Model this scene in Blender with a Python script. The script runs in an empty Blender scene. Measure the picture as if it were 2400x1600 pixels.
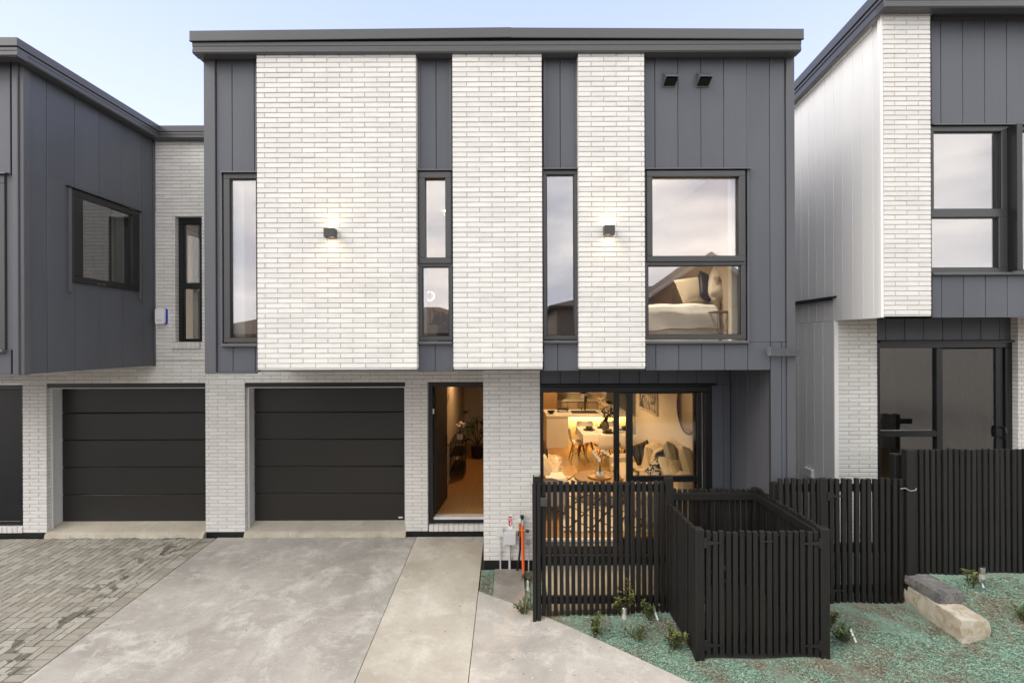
import bpy, math, random
from mathutils import Vector, Matrix, Euler
random.seed(11)
R = math.radians
SC = bpy.context.scene
COL = SC.collection

# ------------------------------------------------------------------ camera, sky, sun, exposure
EYE = 3.2                      # a raised camera, metres above the garage slab
F, CX, CY = 1100.0, 1190.0, 800.0   # the lens in units of the photograph's pixels
cam = bpy.data.cameras.new('camera')
cam.sensor_width = 36.0
cam.lens = 36.0 * F / 2400.0
cam.shift_x = (1200 - CX) / 2400.0
cam.clip_start, cam.clip_end = 0.05, 3000
camo = bpy.data.objects.new('camera', cam)
COL.objects.link(camo)
camo.location = (0, 0, EYE)
ROLL = 0.22
camo.rotation_euler = (Euler((R(90), 0, 0)).to_matrix() @ Matrix.Rotation(R(-ROLL), 3, 'Z')).to_euler()
SC.camera = camo

SUN_EL, SUN_AZ = 38, -64       # soft veiled sun over the left shoulder of the camera
w = bpy.data.worlds.new('World')
SC.world = w
w.use_nodes = True
nt = w.node_tree
nt.nodes.clear()
wo = nt.nodes.new('ShaderNodeOutputWorld')
bg = nt.nodes.new('ShaderNodeBackground')
bg.inputs['Strength'].default_value = 0.13
sky = nt.nodes.new('ShaderNodeTexSky')
sky.sky_type = 'NISHITA'
sky.sun_disc = False
sky.sun_elevation = R(SUN_EL)
sky.sun_rotation = R(180 - SUN_AZ)
sky.air_density = 1.0
sky.dust_density = 1.6
sky.ozone_density = 1.6
tc = nt.nodes.new('ShaderNodeTexCoord')
mp = nt.nodes.new('ShaderNodeMapping')
mp.inputs['Scale'].default_value = (1.0, 1.0, 3.2)
mp.inputs['Location'].default_value = (0.35, 0.2, 0.1)
nt.links.new(tc.outputs['Generated'], mp.inputs['Vector'])
nz = nt.nodes.new('ShaderNodeTexNoise')
nz.inputs['Scale'].default_value = 1.7
nz.inputs['Detail'].default_value = 7
nz.inputs['Roughness'].default_value = 0.55
nt.links.new(mp.outputs['Vector'], nz.inputs['Vector'])
# the cloud bank stands over the street side (its reflection fills the windows); it thins out over the houses
sp = nt.nodes.new('ShaderNodeSeparateXYZ')
nt.links.new(tc.outputs['Generated'], sp.inputs['Vector'])
cov = nt.nodes.new('ShaderNodeMapRange')
cov.inputs['From Min'].default_value = 0.72
cov.inputs['From Max'].default_value = 0.05
cov.inputs['To Min'].default_value = -0.34
cov.inputs['To Max'].default_value = 0.30
nt.links.new(sp.outputs['Y'], cov.inputs['Value'])
ad = nt.nodes.new('ShaderNodeMath'); ad.operation = 'ADD'
nt.links.new(nz.outputs['Fac'], ad.inputs[0])
nt.links.new(cov.outputs['Result'], ad.inputs[1])
cr = nt.nodes.new('ShaderNodeValToRGB')
cr.color_ramp.elements[0].position = 0.36
cr.color_ramp.elements[1].position = 0.74
nt.links.new(ad.outputs[0], cr.inputs['Fac'])
# cloud tone: lilac grey to warm white, from a second noise
nz2 = nt.nodes.new('ShaderNodeTexNoise')
nz2.inputs['Scale'].default_value = 3.6
nz2.inputs['Detail'].default_value = 8
nt.links.new(mp.outputs['Vector'], nz2.inputs['Vector'])
cr2 = nt.nodes.new('ShaderNodeValToRGB')
cr2.color_ramp.elements[0].position = 0.36
cr2.color_ramp.elements[0].color = (5.3, 5.45, 6.0, 1)
cr2.color_ramp.elements[1].position = 0.66
cr2.color_ramp.elements[1].color = (9.9, 9.55, 9.1, 1)
nt.links.new(nz2.outputs['Fac'], cr2.inputs['Fac'])
# a pale veil of high haze over the whole sky
veil = nt.nodes.new('ShaderNodeMixRGB')
veil.inputs['Fac'].default_value = 0.82
vr = nt.nodes.new('ShaderNodeValToRGB')
vr.color_ramp.elements[0].position = 0.12
vr.color_ramp.elements[0].color = (4.75, 4.85, 5.6, 1)
vr.color_ramp.elements[1].position = 0.62
vr.color_ramp.elements[1].color = (2.6, 3.15, 6.1, 1)
nt.links.new(sp.outputs['Z'], vr.inputs['Fac'])
nt.links.new(vr.outputs['Color'], veil.inputs['Color2'])
nt.links.new(sky.outputs['Color'], veil.inputs['Color1'])
mx = nt.nodes.new('ShaderNodeMixRGB')
nt.links.new(cr.outputs['Color'], mx.inputs['Fac'])
nt.links.new(veil.outputs['Color'], mx.inputs['Color1'])
nt.links.new(cr2.outputs['Color'], mx.inputs['Color2'])
nt.links.new(mx.outputs['Color'], bg.inputs['Color'])
nt.links.new(bg.outputs['Background'], wo.inputs['Surface'])

sl = bpy.data.lights.new('sun', 'SUN')
sl.energy = 0.75
sl.angle = R(30)
sl.color = (1.0, 0.95, 0.88)
so = bpy.data.objects.new('sun', sl)
COL.objects.link(so)
# the sun stands behind the camera (towards -Y); the lamp shines along its own -Z
sdir = Vector((math.sin(R(SUN_AZ)) * math.cos(R(SUN_EL)), -math.cos(R(SUN_AZ)) * math.cos(R(SUN_EL)), math.sin(R(SUN_EL))))
so.rotation_euler = sdir.to_track_quat('Z', 'Y').to_euler()
so.location = (5, -30, 20)

SC.view_settings.view_transform = 'Standard'
SC.view_settings.look = 'None'
SC.view_settings.exposure = 1.0
SC.view_settings.gamma = 1
SC.view_settings.use_curve_mapping = False
SC.render.engine = 'CYCLES'
SC.cycles.use_denoising = True
SC.cycles.max_bounces = 10
SC.cycles.diffuse_bounces = 4
SC.cycles.glossy_bounces = 5
SC.cycles.transparent_max_bounces = 16
SC.cycles.sample_clamp_indirect = 6

# ------------------------------------------------------------------ measuring helpers (photo pixel at a known distance -> metres)
def X(px, d): return (px - CX) * d / F
def Z(py, d): return EYE - (py - CY) * d / F
def g(y):                       # the drive falls gently from the houses towards the street
    return -0.05 - 0.04 * (7.8 - min(max(y, -8.0), 7.8))
def sstep(a, b, x):
    t_ = min(1, max(0, (x - a) / (b - a))); return t_ * t_ * (3 - 2 * t_)
def gr(x, y):                   # right of the path the ground lifts a little
    return g(y) + (0.21 * (1 - math.exp(-(x + 0.405) / 1.1)) * (1 - sstep(5.8, 6.7, y)) if x > -0.405 else 0.0)
def G(px, py):                  # ground point under a pixel
    d = (EYE + 0.05 + 0.04 * 7.8) / ((py - CY) / F + 0.04)
    return (X(px, d), d)

# ------------------------------------------------------------------ materials
MATS = {}
def nodes(name):
    m = bpy.data.materials.new(name); m.use_nodes = True
    t = m.node_tree
    return m, t, t.nodes['Principled BSDF']

def mat(name, col, rough=0.6, var=0.08, scale=6.0, rand=0.0, bump=0.0, bscale=80.0, metal=0.0, spec=0.4, stretch=None):
    """base colour broken up by two noises and a per-piece tint, with a fine relief"""
    if name in MATS: return MATS[name]
    m, t, b = nodes(name)
    L = t.links.new
    b.inputs['Roughness'].default_value = rough
    b.inputs['Metallic'].default_value = metal
    b.inputs['Specular IOR Level'].default_value = spec
    tcn = t.nodes.new('ShaderNodeTexCoord')
    vec = tcn.outputs['Object']
    geo = t.nodes.new('ShaderNodeNewGeometry')
    vec = geo.outputs['Position']
    if stretch:
        mpn = t.nodes.new('ShaderNodeMapping'); mpn.inputs['Scale'].default_value = stretch
        L(vec, mpn.inputs['Vector']); vec = mpn.outputs['Vector']
    n1 = t.nodes.new('ShaderNodeTexNoise'); n1.inputs['Scale'].default_value = scale
    n1.inputs['Detail'].default_value = 6; n1.inputs['Roughness'].default_value = 0.65
    L(vec, n1.inputs['Vector'])
    mr = t.nodes.new('ShaderNodeMapRange')
    mr.inputs['From Min'].default_value = 0.3; mr.inputs['From Max'].default_value = 0.7
    mr.inputs['To Min'].default_value = 1 - var; mr.inputs['To Max'].default_value = 1 + var
    L(n1.outputs['Fac'], mr.inputs['Value'])
    val = mr.outputs['Result']
    if rand:
        oi = t.nodes.new('ShaderNodeObjectInfo')
        a = t.nodes.new('ShaderNodeMath'); a.operation = 'ADD'
        L(oi.outputs['Random'], a.inputs[0]); L(geo.outputs['Random Per Island'], a.inputs[1])
        f = t.nodes.new('ShaderNodeMath'); f.operation = 'FRACT'; L(a.outputs[0], f.inputs[0])
        r = t.nodes.new('ShaderNodeMapRange'); r.inputs['To Min'].default_value = 1 - rand; r.inputs['To Max'].default_value = 1 + rand
        L(f.outputs[0], r.inputs['Value'])
        mu = t.nodes.new('ShaderNodeMath'); mu.operation = 'MULTIPLY'
        L(val, mu.inputs[0]); L(r.outputs['Result'], mu.inputs[1]); val = mu.outputs[0]
    vm = t.nodes.new('ShaderNodeVectorMath'); vm.operation = 'SCALE'
    vm.inputs[0].default_value = col[:3]
    L(val, vm.inputs['Scale'])
    L(vm.outputs[0], b.inputs['Base Color'])
    if bump:
        n2 = t.nodes.new('ShaderNodeTexNoise'); n2.inputs['Scale'].default_value = bscale; n2.inputs['Detail'].default_value = 4
        L(vec, n2.inputs['Vector'])
        bp = t.nodes.new('ShaderNodeBump'); bp.inputs['Strength'].default_value = bump; bp.inputs['Distance'].default_value = 0.004
        L(n2.outputs['Fac'], bp.inputs['Height']); L(bp.outputs['Normal'], b.inputs['Normal'])
    rr = t.nodes.new('ShaderNodeMapRange'); rr.inputs['To Min'].default_value = max(0.02, rough - 0.08); rr.inputs['To Max'].default_value = min(1, rough + 0.08)
    L(n1.outputs['Fac'], rr.inputs['Value']); L(rr.outputs['Result'], b.inputs['Roughness'])
    MATS[name] = m
    return m

def emit(name, col, strength):
    if name in MATS: return MATS[name]
    m, t, b = nodes(name)
    b.inputs['Base Color'].default_value = (*col, 1)
    b.inputs['Emission Color'].default_value = (*col, 1)
    b.inputs['Emission Strength'].default_value = strength
    MATS[name] = m
    return m

def glass(name, ior, tint, rcol=(1, 1, 1)):
    """window glass: coated panes mirror more than bare ones (higher index)"""
    if name in MATS: return MATS[name]
    m, t, b = nodes(name)
    t.nodes.remove(b)
    out = t.nodes['Material Output']
    # Schlick's curve from the facing angle; ior is the mirrored share at normal incidence of each of the two surfaces
    lw = t.nodes.new('ShaderNodeNewGeometry')
    dt_ = t.nodes.new('ShaderNodeVectorMath'); dt_.operation = 'DOT_PRODUCT'
    t.links.new(lw.outputs['Normal'], dt_.inputs[0]); t.links.new(lw.outputs['Incoming'], dt_.inputs[1])
    def mm(op, a, b_=None):
        n_ = t.nodes.new('ShaderNodeMath'); n_.operation = op
        for k_, q_ in enumerate((a, b_)):
            if q_ is None: continue
            if isinstance(q_, (int, float)): n_.inputs[k_].default_value = q_
            else: t.links.new(q_, n_.inputs[k_])
        return n_.outputs[0]
    pw5 = mm('POWER', mm('SUBTRACT', 1.0, mm('ABSOLUTE', dt_.outputs['Value'])), 5.0)
    fac = mm('ADD', ior, mm('MULTIPLY', pw5, 1.0 - ior))
    tr = t.nodes.new('ShaderNodeBsdfTransparent'); tr.inputs['Color'].default_value = (*tint, 1)
    gl = t.nodes.new('ShaderNodeBsdfGlossy'); gl.inputs['Roughness'].default_value = 0.0; gl.inputs['Color'].default_value = (*rcol, 1)
    geo = t.nodes.new('ShaderNodeNewGeometry')
    nzz = t.nodes.new('ShaderNodeTexNoise'); nzz.inputs['Scale'].default_value = 1.1; nzz.inputs['Detail'].default_value = 1
    t.links.new(geo.outputs['Position'], nzz.inputs['Vector'])
    bp = t.nodes.new('ShaderNodeBump'); bp.inputs['Strength'].default_value = 0.05; bp.inputs['Distance'].default_value = 0.02
    t.links.new(nzz.outputs['Fac'], bp.inputs['Height']); t.links.new(bp.outputs['Normal'], gl.inputs['Normal'])
    mxs = t.nodes.new('ShaderNodeMixShader')
    t.links.new(fac, mxs.inputs['Fac'])
    t.links.new(tr.outputs[0], mxs.inputs[1]); t.links.new(gl.outputs[0], mxs.inputs[2])
    t.links.new(mxs.outputs[0], out.inputs['Surface'])
    MATS[name] = m
    return m

def ramp(t, stops, src):
    r = t.nodes.new('ShaderNodeValToRGB')
    el = r.color_ramp.elements
    while len(el) > 1: el.remove(el[-1])
    for i, (p, c) in enumerate(stops):
        e = el[0] if i == 0 else el.new(p)
        e.position = p
        e.color = (c, c, c, 1) if not isinstance(c, tuple) else (*c, 1)
    t.links.new(src, r.inputs['Fac'])
    return r.outputs['Color']

def mixc(t, fac, a, b_, mode='MIX'):
    n = t.nodes.new('ShaderNodeMixRGB'); n.blend_type = mode
    for k, v in (('Fac', fac), ('Color1', a), ('Color2', b_)):
        if isinstance(v, tuple): n.inputs[k].default_value = (*v, 1)
        elif isinstance(v, (int, float)): n.inputs[k].default_value = v
        else: t.links.new(v, n.inputs[k])
    return n.outputs['Color']

def noise(t, vec, scale, detail=5, rough=0.6, dist=0.0, stretch=None, rot=0):
    if stretch:
        mpn = t.nodes.new('ShaderNodeMapping'); mpn.inputs['Scale'].default_value = stretch
        mpn.inputs['Rotation'].default_value = (0, 0, rot)
        t.links.new(vec, mpn.inputs['Vector']); vec = mpn.outputs['Vector']
    n = t.nodes.new('ShaderNodeTexNoise')
    n.inputs['Scale'].default_value = scale; n.inputs['Detail'].default_value = detail
    n.inputs['Roughness'].default_value = rough; n.inputs['Distortion'].default_value = dist
    t.links.new(vec, n.inputs['Vector'])
    return n.outputs['Fac']

def concrete(name, base, pale, dark, streak=0.5, seed=0.0, rust=0.5):
    """trowelled concrete: cloudy laitance, broom streaks, dark damp clouds, rusty spots, grit"""
    m, t, b = nodes(name)
    geo = t.nodes.new('ShaderNodeNewGeometry')
    va = t.nodes.new('ShaderNodeVectorMath'); va.operation = 'ADD'; va.inputs[1].default_value = (seed, seed * 1.7, 0)
    t.links.new(geo.outputs['Position'], va.inputs[0])
    v = va.outputs[0]
    c = mixc(t, ramp(t, [(0.36, 0.0), (0.62, 1.0)], noise(t, v, 0.8, 9, 0.66, 0.3)), dark, base)
    c = mixc(t, ramp(t, [(0.50, 0.0), (0.66, 0.75)], noise(t, v, 2.0, 10, 0.74, 0.35)), c, pale)
    c = mixc(t, ramp(t, [(0.56, 0.0), (0.72, streak)], noise(t, v, 3.6, 9, 0.76, 0.3, stretch=(0.45, 1.7, 1), rot=0.75)), c, pale)
    c = mixc(t, ramp(t, [(0.60, 0.0), (0.70, 0.35)], noise(t, v, 5.2, 9, 0.72, 0.3)), c, dark)
    c = mixc(t, ramp(t, [(0.70, 0.0), (0.80, rust)], noise(t, v, 2.3, 3, 0.5, 0.3)), c, (0.40, 0.27, 0.15))
    c = mixc(t, ramp(t, [(0.71, 0.0), (0.745, 0.8)], noise(t, v, 26, 2, 0.5)), c, (0.62, 0.60, 0.57))
    c = mixc(t, ramp(t, [(0.735, 0.0), (0.76, 0.7)], noise(t, v, 17, 2, 0.5)), c, (0.09, 0.08, 0.07))
    c = mixc(t, ramp(t, [(0.55, 0.0), (0.75, 0.30)], noise(t, v, 2.4, 7, 0.7, 0.2, stretch=(1.6, 0.16, 1))), c, dark)
    c = mixc(t, ramp(t, [(0.52, 0.0), (0.70, 0.45)], noise(t, v, 9.5, 10, 0.78, 0.5)), c, dark)
    c = mixc(t, ramp(t, [(0.60, 0.0), (0.68, 0.55)], noise(t, v, 7.0, 10, 0.8, 0.9, stretch=(0.6, 1.5, 1), rot=0.5)), c, pale)
    c = mixc(t, ramp(t, [(0.62, 0.0), (0.80, rust * .8)], noise(t, v, 1.3, 8, 0.7, 0.5)), c, (0.46, 0.37, 0.26))
    c = mixc(t, ramp(t, [(0.57, 0.0), (0.64, 0.75)], noise(t, v, 75, 3, 0.6)), c, dark)
    fine = noise(t, v, 240, 3, 0.7)
    c = mixc(t, 0.45, c, ramp(t, [(0.3, 0.6), (0.7, 1.1)], fine), 'MULTIPLY')
    t.links.new(c, b.inputs['Base Color'])
    b.inputs['Roughness'].default_value = 0.75
    b.inputs['Specular IOR Level'].default_value = 0.3
    bp = t.nodes.new('ShaderNodeBump'); bp.inputs['Strength'].default_value = 0.25; bp.inputs['Distance'].default_value = 0.004
    t.links.new(noise(t, v, 60, 6, 0.7), bp.inputs['Height']); t.links.new(bp.outputs['Normal'], b.inputs['Normal'])
    MATS[name] = m
    return m

W_BRICK = mat('white_brick', (0.70, 0.685, 0.655), 0.55, 0.05, 3.5, rand=0.055, bump=0.25, bscale=220)
MORTAR = mat('mortar', (0.47, 0.452, 0.41), 0.9, 0.10, 14, bump=0.3, bscale=200)
CLAD = mat('charcoal_board', (0.088, 0.094, 0.110), 0.44, 0.10, 2.2, rand=0.05, bump=0.35, bscale=5, stretch=(1, 1, 0.25))
CLADGAP = mat('charcoal_joint', (0.030, 0.031, 0.036), 0.6, 0.05, 4)
TRIM = mat('charcoal_trim', (0.092, 0.095, 0.105), 0.40, 0.04, 2.0)
GUTTER = mat('gutter_steel', (0.074, 0.074, 0.077), 0.34, 0.04, 2.0, metal=0.0, spec=0.5)
ALU = mat('dark_aluminium', (0.050, 0.050, 0.053), 0.38, 0.06, 3, spec=0.5)
BLACKALU = mat('black_aluminium', (0.010, 0.010, 0.011), 0.35, 0.06, 3, spec=0.5)
SOFFIT = mat('soffit_white', (0.62, 0.60, 0.56), 0.7, 0.05, 3)
PALE = mat('pale_board', (0.84, 0.825, 0.79), 0.75, 0.03, 1.2, rand=0.02, stretch=(1, 1, 0.2))
PALEGAP = mat('pale_joint', (0.55, 0.545, 0.53), 0.7, 0.04, 3)
JAMB = mat('jamb_paint', (0.60, 0.61, 0.61), 0.6, 0.05, 3)
DOORM = mat('garage_door_steel', (0.0215, 0.0195, 0.0175), 0.40, 0.10, 60, bump=0.12, bscale=300, stretch=(0.4, 1, 3))
FENCE = mat('black_stained_timber', (0.0120, 0.0110, 0.0100), 0.58, 0.30, 12, rand=0.30, bump=0.55, bscale=70, stretch=(6, 6, 0.5), spec=0.35)
BITUMEN = mat('black_bitumen', (0.010, 0.010, 0.010), 0.5, 0.3, 12, bump=0.6, bscale=40)
PLASTER = mat('interior_wall_paint', (0.62, 0.55, 0.45), 0.8, 0.03, 2)
ROOFM = mat('roof_sheet', (0.09, 0.09, 0.092), 0.45, 0.05, 3)
GLASS = glass('coated_glass', 0.23, (0.88, 0.88, 0.87), (0.97, 0.95, 0.97))
GLASS_LOW = glass('clear_glass', 0.035, (0.93, 0.93, 0.92))
GLASS_DIM = glass('shaded_glass', 0.14, (0.92, 0.93, 0.92))
CONC = concrete('driveway_concrete', (0.515, 0.482, 0.43), (0.71, 0.678, 0.62), (0.335, 0.311, 0.278), 0.6, 0.0)
CONC_W = concrete('walk_concrete', (0.60, 0.555, 0.47), (0.72, 0.685, 0.61), (0.44, 0.395, 0.32), 0.4, 7.3, 0.6)
CONC_R = concrete('slab_concrete', (0.53, 0.495, 0.442), (0.69, 0.658, 0.60), (0.36, 0.333, 0.297), 0.55, 3.1)
CONC_A = concrete('apron_concrete', (0.53, 0.485, 0.40), (0.62, 0.575, 0.49), (0.40, 0.355, 0.28), 0.3, 12.0, 0.7)
PADM = concrete('pad_concrete', (0.36, 0.325, 0.28), (0.44, 0.40, 0.35), (0.24, 0.215, 0.19), 0.3, 21.0, 0.4)

# ------------------------------------------------------------------ mesh building
WPOS = {}
def wpos(o): return WPOS.get(o.name, Vector((0, 0, 0))) if o else Vector((0, 0, 0))

class MB:
    def __init__(s): s.v = []; s.f = []
    def add(s, vs, fs):
        n = len(s.v); s.v += [tuple(q) for q in vs]; s.f += [tuple(i + n for i in q) for q in fs]; return s
    def box(s, x0, x1, y0, y1, z0, z1):
        return s.add([(x0, y0, z0), (x1, y0, z0), (x1, y1, z0), (x0, y1, z0), (x0, y0, z1), (x1, y0, z1), (x1, y1, z1), (x0, y1, z1)],
                     [(3, 2, 1, 0), (4, 5, 6, 7), (0, 1, 5, 4), (1, 2, 6, 5), (2, 3, 7, 6), (3, 0, 4, 7)])
    def bev(s, x0, x1, y0, y1, z0, z1, b=0.004, t=None):
        """box whose edges are all chamfered"""
        xs, ys, zs = (x0, x1), (y0, y1), (z0, z1)
        V, idx = [], {}
        for i in (0, 1):
            for j in (0, 1):
                for k in (0, 1):
                    sx, sy, sz = (1, -1)[i], (1, -1)[j], (1, -1)[k]
                    for ax in range(3):
                        p = [xs[i], ys[j], zs[k]]
                        for a2, sg in ((0, sx), (1, sy), (2, sz)):
                            if a2 != ax: p[a2] += sg * b
                        idx[(i, j, k, ax)] = len(V); V.append(tuple(p))
        Fc = []
        def q(*c): Fc.append([idx[a] for a in c])
        for i in (0, 1): q((i, 0, 0, 0), (i, 1, 0, 0), (i, 1, 1, 0), (i, 0, 1, 0))
        for j in (0, 1): q((0, j, 0, 1), (1, j, 0, 1), (1, j, 1, 1), (0, j, 1, 1))
        for k in (0, 1): q((0, 0, k, 2), (1, 0, k, 2), (1, 1, k, 2), (0, 1, k, 2))
        for i in (0, 1):
            for j in (0, 1): q((i, j, 0, 0), (i, j, 1, 0), (i, j, 1, 1), (i, j, 0, 1))
            for k in (0, 1): q((i, 0, k, 0), (i, 1, k, 0), (i, 1, k, 2), (i, 0, k, 2))
        for j in (0, 1):
            for k in (0, 1): q((0, j, k, 1), (1, j, k, 1), (1, j, k, 2), (0, j, k, 2))
        for i in (0, 1):
            for j in (0, 1):
                for k in (0, 1): q((i, j, k, 0), (i, j, k, 1), (i, j, k, 2))
        c = Vector(((x0 + x1) / 2, (y0 + y1) / 2, (z0 + z1) / 2))
        out = []
        for fc in Fc:
            P = [Vector(V[a]) for a in fc]
            nrm = (P[1] - P[0]).cross(P[2] - P[0])
            ctr = sum(P, Vector()) / len(P)
            out.append(fc if nrm.dot(ctr - c) > 0 else fc[::-1])
        if t is not None: V = [tuple(t @ Vector(q_)) for q_ in V]
        return s.add(V, out)
    def obox(s, c, size, rot=(0, 0, 0), b=0.003):
        m = Matrix.Translation(Vector(c)) @ Euler(rot).to_matrix().to_4x4()
        h = [q / 2 for q in size]
        return s.bev(-h[0], h[0], -h[1], h[1], -h[2], h[2], min(b, min(size) * 0.3), m)
    def quad(s, *p): return s.add(p, [tuple(range(len(p)))])
    def prism(s, poly, axis, a0, a1):
        """polygon in the plane normal to axis, swept from a0 to a1"""
        def pt(u, v, a): return {'x': (a, u, v), 'y': (u, a, v), 'z': (u, v, a)}[axis]
        n = len(poly)
        vs = [pt(u, v, a0) for u, v in poly] + [pt(u, v, a1) for u, v in poly]
        return s.add(vs, [tuple(range(n))[::-1], tuple(range(n, 2 * n))] + [(i, (i + 1) % n, n + (i + 1) % n, n + i) for i in range(n)])
    def tube(s, pts, r, n=8, cap=True):
        pts = [Vector(p) for p in pts]
        rs = r if isinstance(r, (list, tuple)) else [r] * len(pts)
        base = len(s.v); up = None
        for i, p in enumerate(pts):
            d = (pts[min(i + 1, len(pts) - 1)] - pts[max(i - 1, 0)])
            d = d.normalized() if d.length > 1e-9 else Vector((0, 0, 1))
            if up is None:
                up = d.orthogonal().normalized()
            else:
                up = (up - d * up.dot(d)); up = up.normalized() if up.length > 1e-6 else d.orthogonal().normalized()
            q = d.cross(up)
            for k in range(n):
                a = 2 * math.pi * k / n
                s.v.append(tuple(p + (up * math.cos(a) + q * math.sin(a)) * rs[i]))
        for i in range(len(pts) - 1):
            for k in range(n):
                a, b = base + i * n + k, base + i * n + (k + 1) % n
                s.f.append((a, b, b + n, a + n))
        if cap:
            s.f.append(tuple(base + k for k in range(n))[::-1])
            s.f.append(tuple(base + (len(pts) - 1) * n + k for k in range(n)))
        return s
    def lathe(s, prof, c=(0, 0, 0), n=20):
        """profile of (radius, height) turned about a vertical axis through c"""
        base = len(s.v)
        for r_, z in prof:
            for k in range(n):
                a = 2 * math.pi * k / n
                s.v.append((c[0] + r_ * math.cos(a), c[1] + r_ * math.sin(a), c[2] + z))
        for i in range(len(prof) - 1):
            for k in range(n):
                a, b = base + i * n + k, base + i * n + (k + 1) % n
                s.f.append((a, b, b + n, a + n))
        s.f.append(tuple(base + k for k in range(n))[::-1])
        s.f.append(tuple(base + (len(prof) - 1) * n + k for k in range(n)))
        return s
    def grid(s, fn, nu, nv):
        base = len(s.v)
        for i in range(nu + 1):
            for j in range(nv + 1): s.v.append(tuple(fn(i / nu, j / nv)))
        for i in range(nu):
            for j in range(nv):
                a = base + i * (nv + 1) + j
                s.f.append((a, a + nv + 1, a + nv + 2, a + 1))
        return s
    def leaf(s, p, d, l, wd, droop=0.3, up=Vector((0, 0, 1))):
        """a folded leaf of four triangles from p along d"""
        p, d = Vector(p), Vector(d).normalized()
        sd = d.cross(up)
        sd = sd.normalized() if sd.length > 1e-4 else Vector((1, 0, 0))
        nn = sd.cross(d)
        m_ = p + d * l * 0.5
        tip = p + d * l - up * l * droop
        a = m_ + sd * wd * 0.5 + nn * wd * 0.15 - up * l * droop * 0.25
        b = m_ - sd * wd * 0.5 + nn * wd * 0.15 - up * l * droop * 0.25
        m_ = m_ - up * l * droop * 0.25
        return s.add([p, a, tip, b, m_], [(0, 1, 4), (1, 2, 4), (2, 3, 4), (3, 0, 4)])
    def build(s, name, mt, parent=None, smooth=False, kind=None, label=None, cat=None, group=None, centre=True):
        pw = wpos(parent)
        xs = [q[0] for q in s.v]; ys = [q[1] for q in s.v]; zs = [q[2] for q in s.v]
        if centre: c = Vector(((min(xs) + max(xs)) / 2, (min(ys) + max(ys)) / 2, min(zs)))
        else: c = Vector(pw)
        me = bpy.data.meshes.new(name)
        me.from_pydata([(q[0] - c.x, q[1] - c.y, q[2] - c.z) for q in s.v], [], s.f)
        me.materials.append(mt)
        if smooth:
            me.polygons.foreach_set('use_smooth', [True] * len(me.polygons))
            if smooth != True:
                me.set_sharp_from_angle(angle=R(smooth))
        me.update()
        o = bpy.data.objects.new(name, me)
        COL.objects.link(o)
        o.location = c - pw
        if parent: o.parent = parent
        WPOS[o.name] = c
        if kind: o['kind'] = kind
        tag(o, label, cat, group)
        return o

def tag(o, label=None, cat=None, group=None):
    if label: o['label'] = label
    if cat: o['category'] = cat
    if group: o['group'] = group
    return o

def thing(name, label, cat, loc=(0, 0, 0), group=None):
    o = bpy.data.objects.new(name, None)
    o.empty_display_size = 0.1
    COL.objects.link(o)
    o.location = loc
    WPOS[o.name] = Vector(loc)
    return tag(o, label, cat, group)

def meshobj(name, me, loc, parent, rot=None):
    o = bpy.data.objects.new(name, me)
    COL.objects.link(o)
    o.location = Vector(loc) - wpos(parent)
    if rot: o.rotation_euler = rot
    o.parent = parent
    WPOS[o.name] = Vector(loc)
    return o

def dup(root, loc, rotz=0.0, label=None):
    def cp(o, par):
        c = o.copy(); COL.objects.link(c)
        if par is not None: c.parent = par
        for ch in list(o.children): cp(ch, c)
        return c
    r = cp(root, None)
    r.location = loc; r.rotation_euler = (0, 0, rotz)
    if label: r['label'] = label
    return r

def refine(o, levels=1):
    m = o.modifiers.new('smooth', 'SUBSURF'); m.levels = levels; m.render_levels = levels
    return o

# ------------------------------------------------------------------ the ground
mb = MB()
ys = [-60, -20, -8, 0, 4, 7.8, 9, 20, 60, 400, 1500]
ys = [-1500, -400] + ys
xs = [-1500, -300, -60, -20, -9, 0, 9, 20, 60, 300, 1500]
for y in ys:
    for x in xs: mb.v.append((x, y, g(y) - 0.06))
for i in range(len(ys) - 1):
    for j in range(len(xs) - 1):
        a = i * len(xs) + j
        mb.f.append((a, a + 1, a + len(xs) + 1, a + len(xs)))
EARTH = mat('bare_earth', (0.16, 0.135, 0.105), 0.9, 0.3, 3, bump=0.5, bscale=30)
mb.build('ground', EARTH, kind='structure')

def slab(name, poly, mt, dz=0.0, thick=0.12, ny=1):
    """a slab that follows the fall of the drive"""
    m = MB(); n = len(poly)
    top = [(x, y, gr(x, y) + dz) for x, y in poly]
    bot = [(x, y, gr(x, y) + dz - thick) for x, y in poly]
    m.add(top + bot, [tuple(range(n)), tuple(range(n, 2 * n))[::-1]] + [(n + i, n + (i + 1) % n, (i + 1) % n, i) for i in range(n)])
    return m.build(name, mt, kind='structure')

XB, XW0, XW1 = -4.85, -1.535, -0.405
DG = [(XW1, 6.24), (1.75, 4.37)]                      # edge of the lawn against the slab
def diag(y): return XW1 + (6.24 - y) * (DG[1][0] - DG[0][0]) / 1.87
slab('driveway', [(XB, -7.9), (XW0 - 0.004, -7.9), (XW0 - 0.004, 7.83), (XB, 7.83)], CONC)
slab('footpath', [(XW0 + 0.004, -7.9), (XW1 - 0.004, -7.9), (XW1 - 0.004, 7.83), (XW0 + 0.004, 7.83)], CONC_W)
m = MB(); NY, NX = 60, 16
for i in range(NY + 1):
    y = -3.5 + (6.235 + 3.5) * i / NY
    xe = max(diag(y), XW1 + .01)
    for k in range(NX + 1):
        x = XW1 + .004 + (xe - XW1 - .004) * (k / NX) ** 1.3
        m.v.append((x, y, gr(x, y)))
nb_ = len(m.v)
for i in range(NY):
    for k in range(NX):
        a = i * (NX + 1) + k; m.f.append((a, a + 1, a + NX + 2, a + NX + 1))
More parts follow.
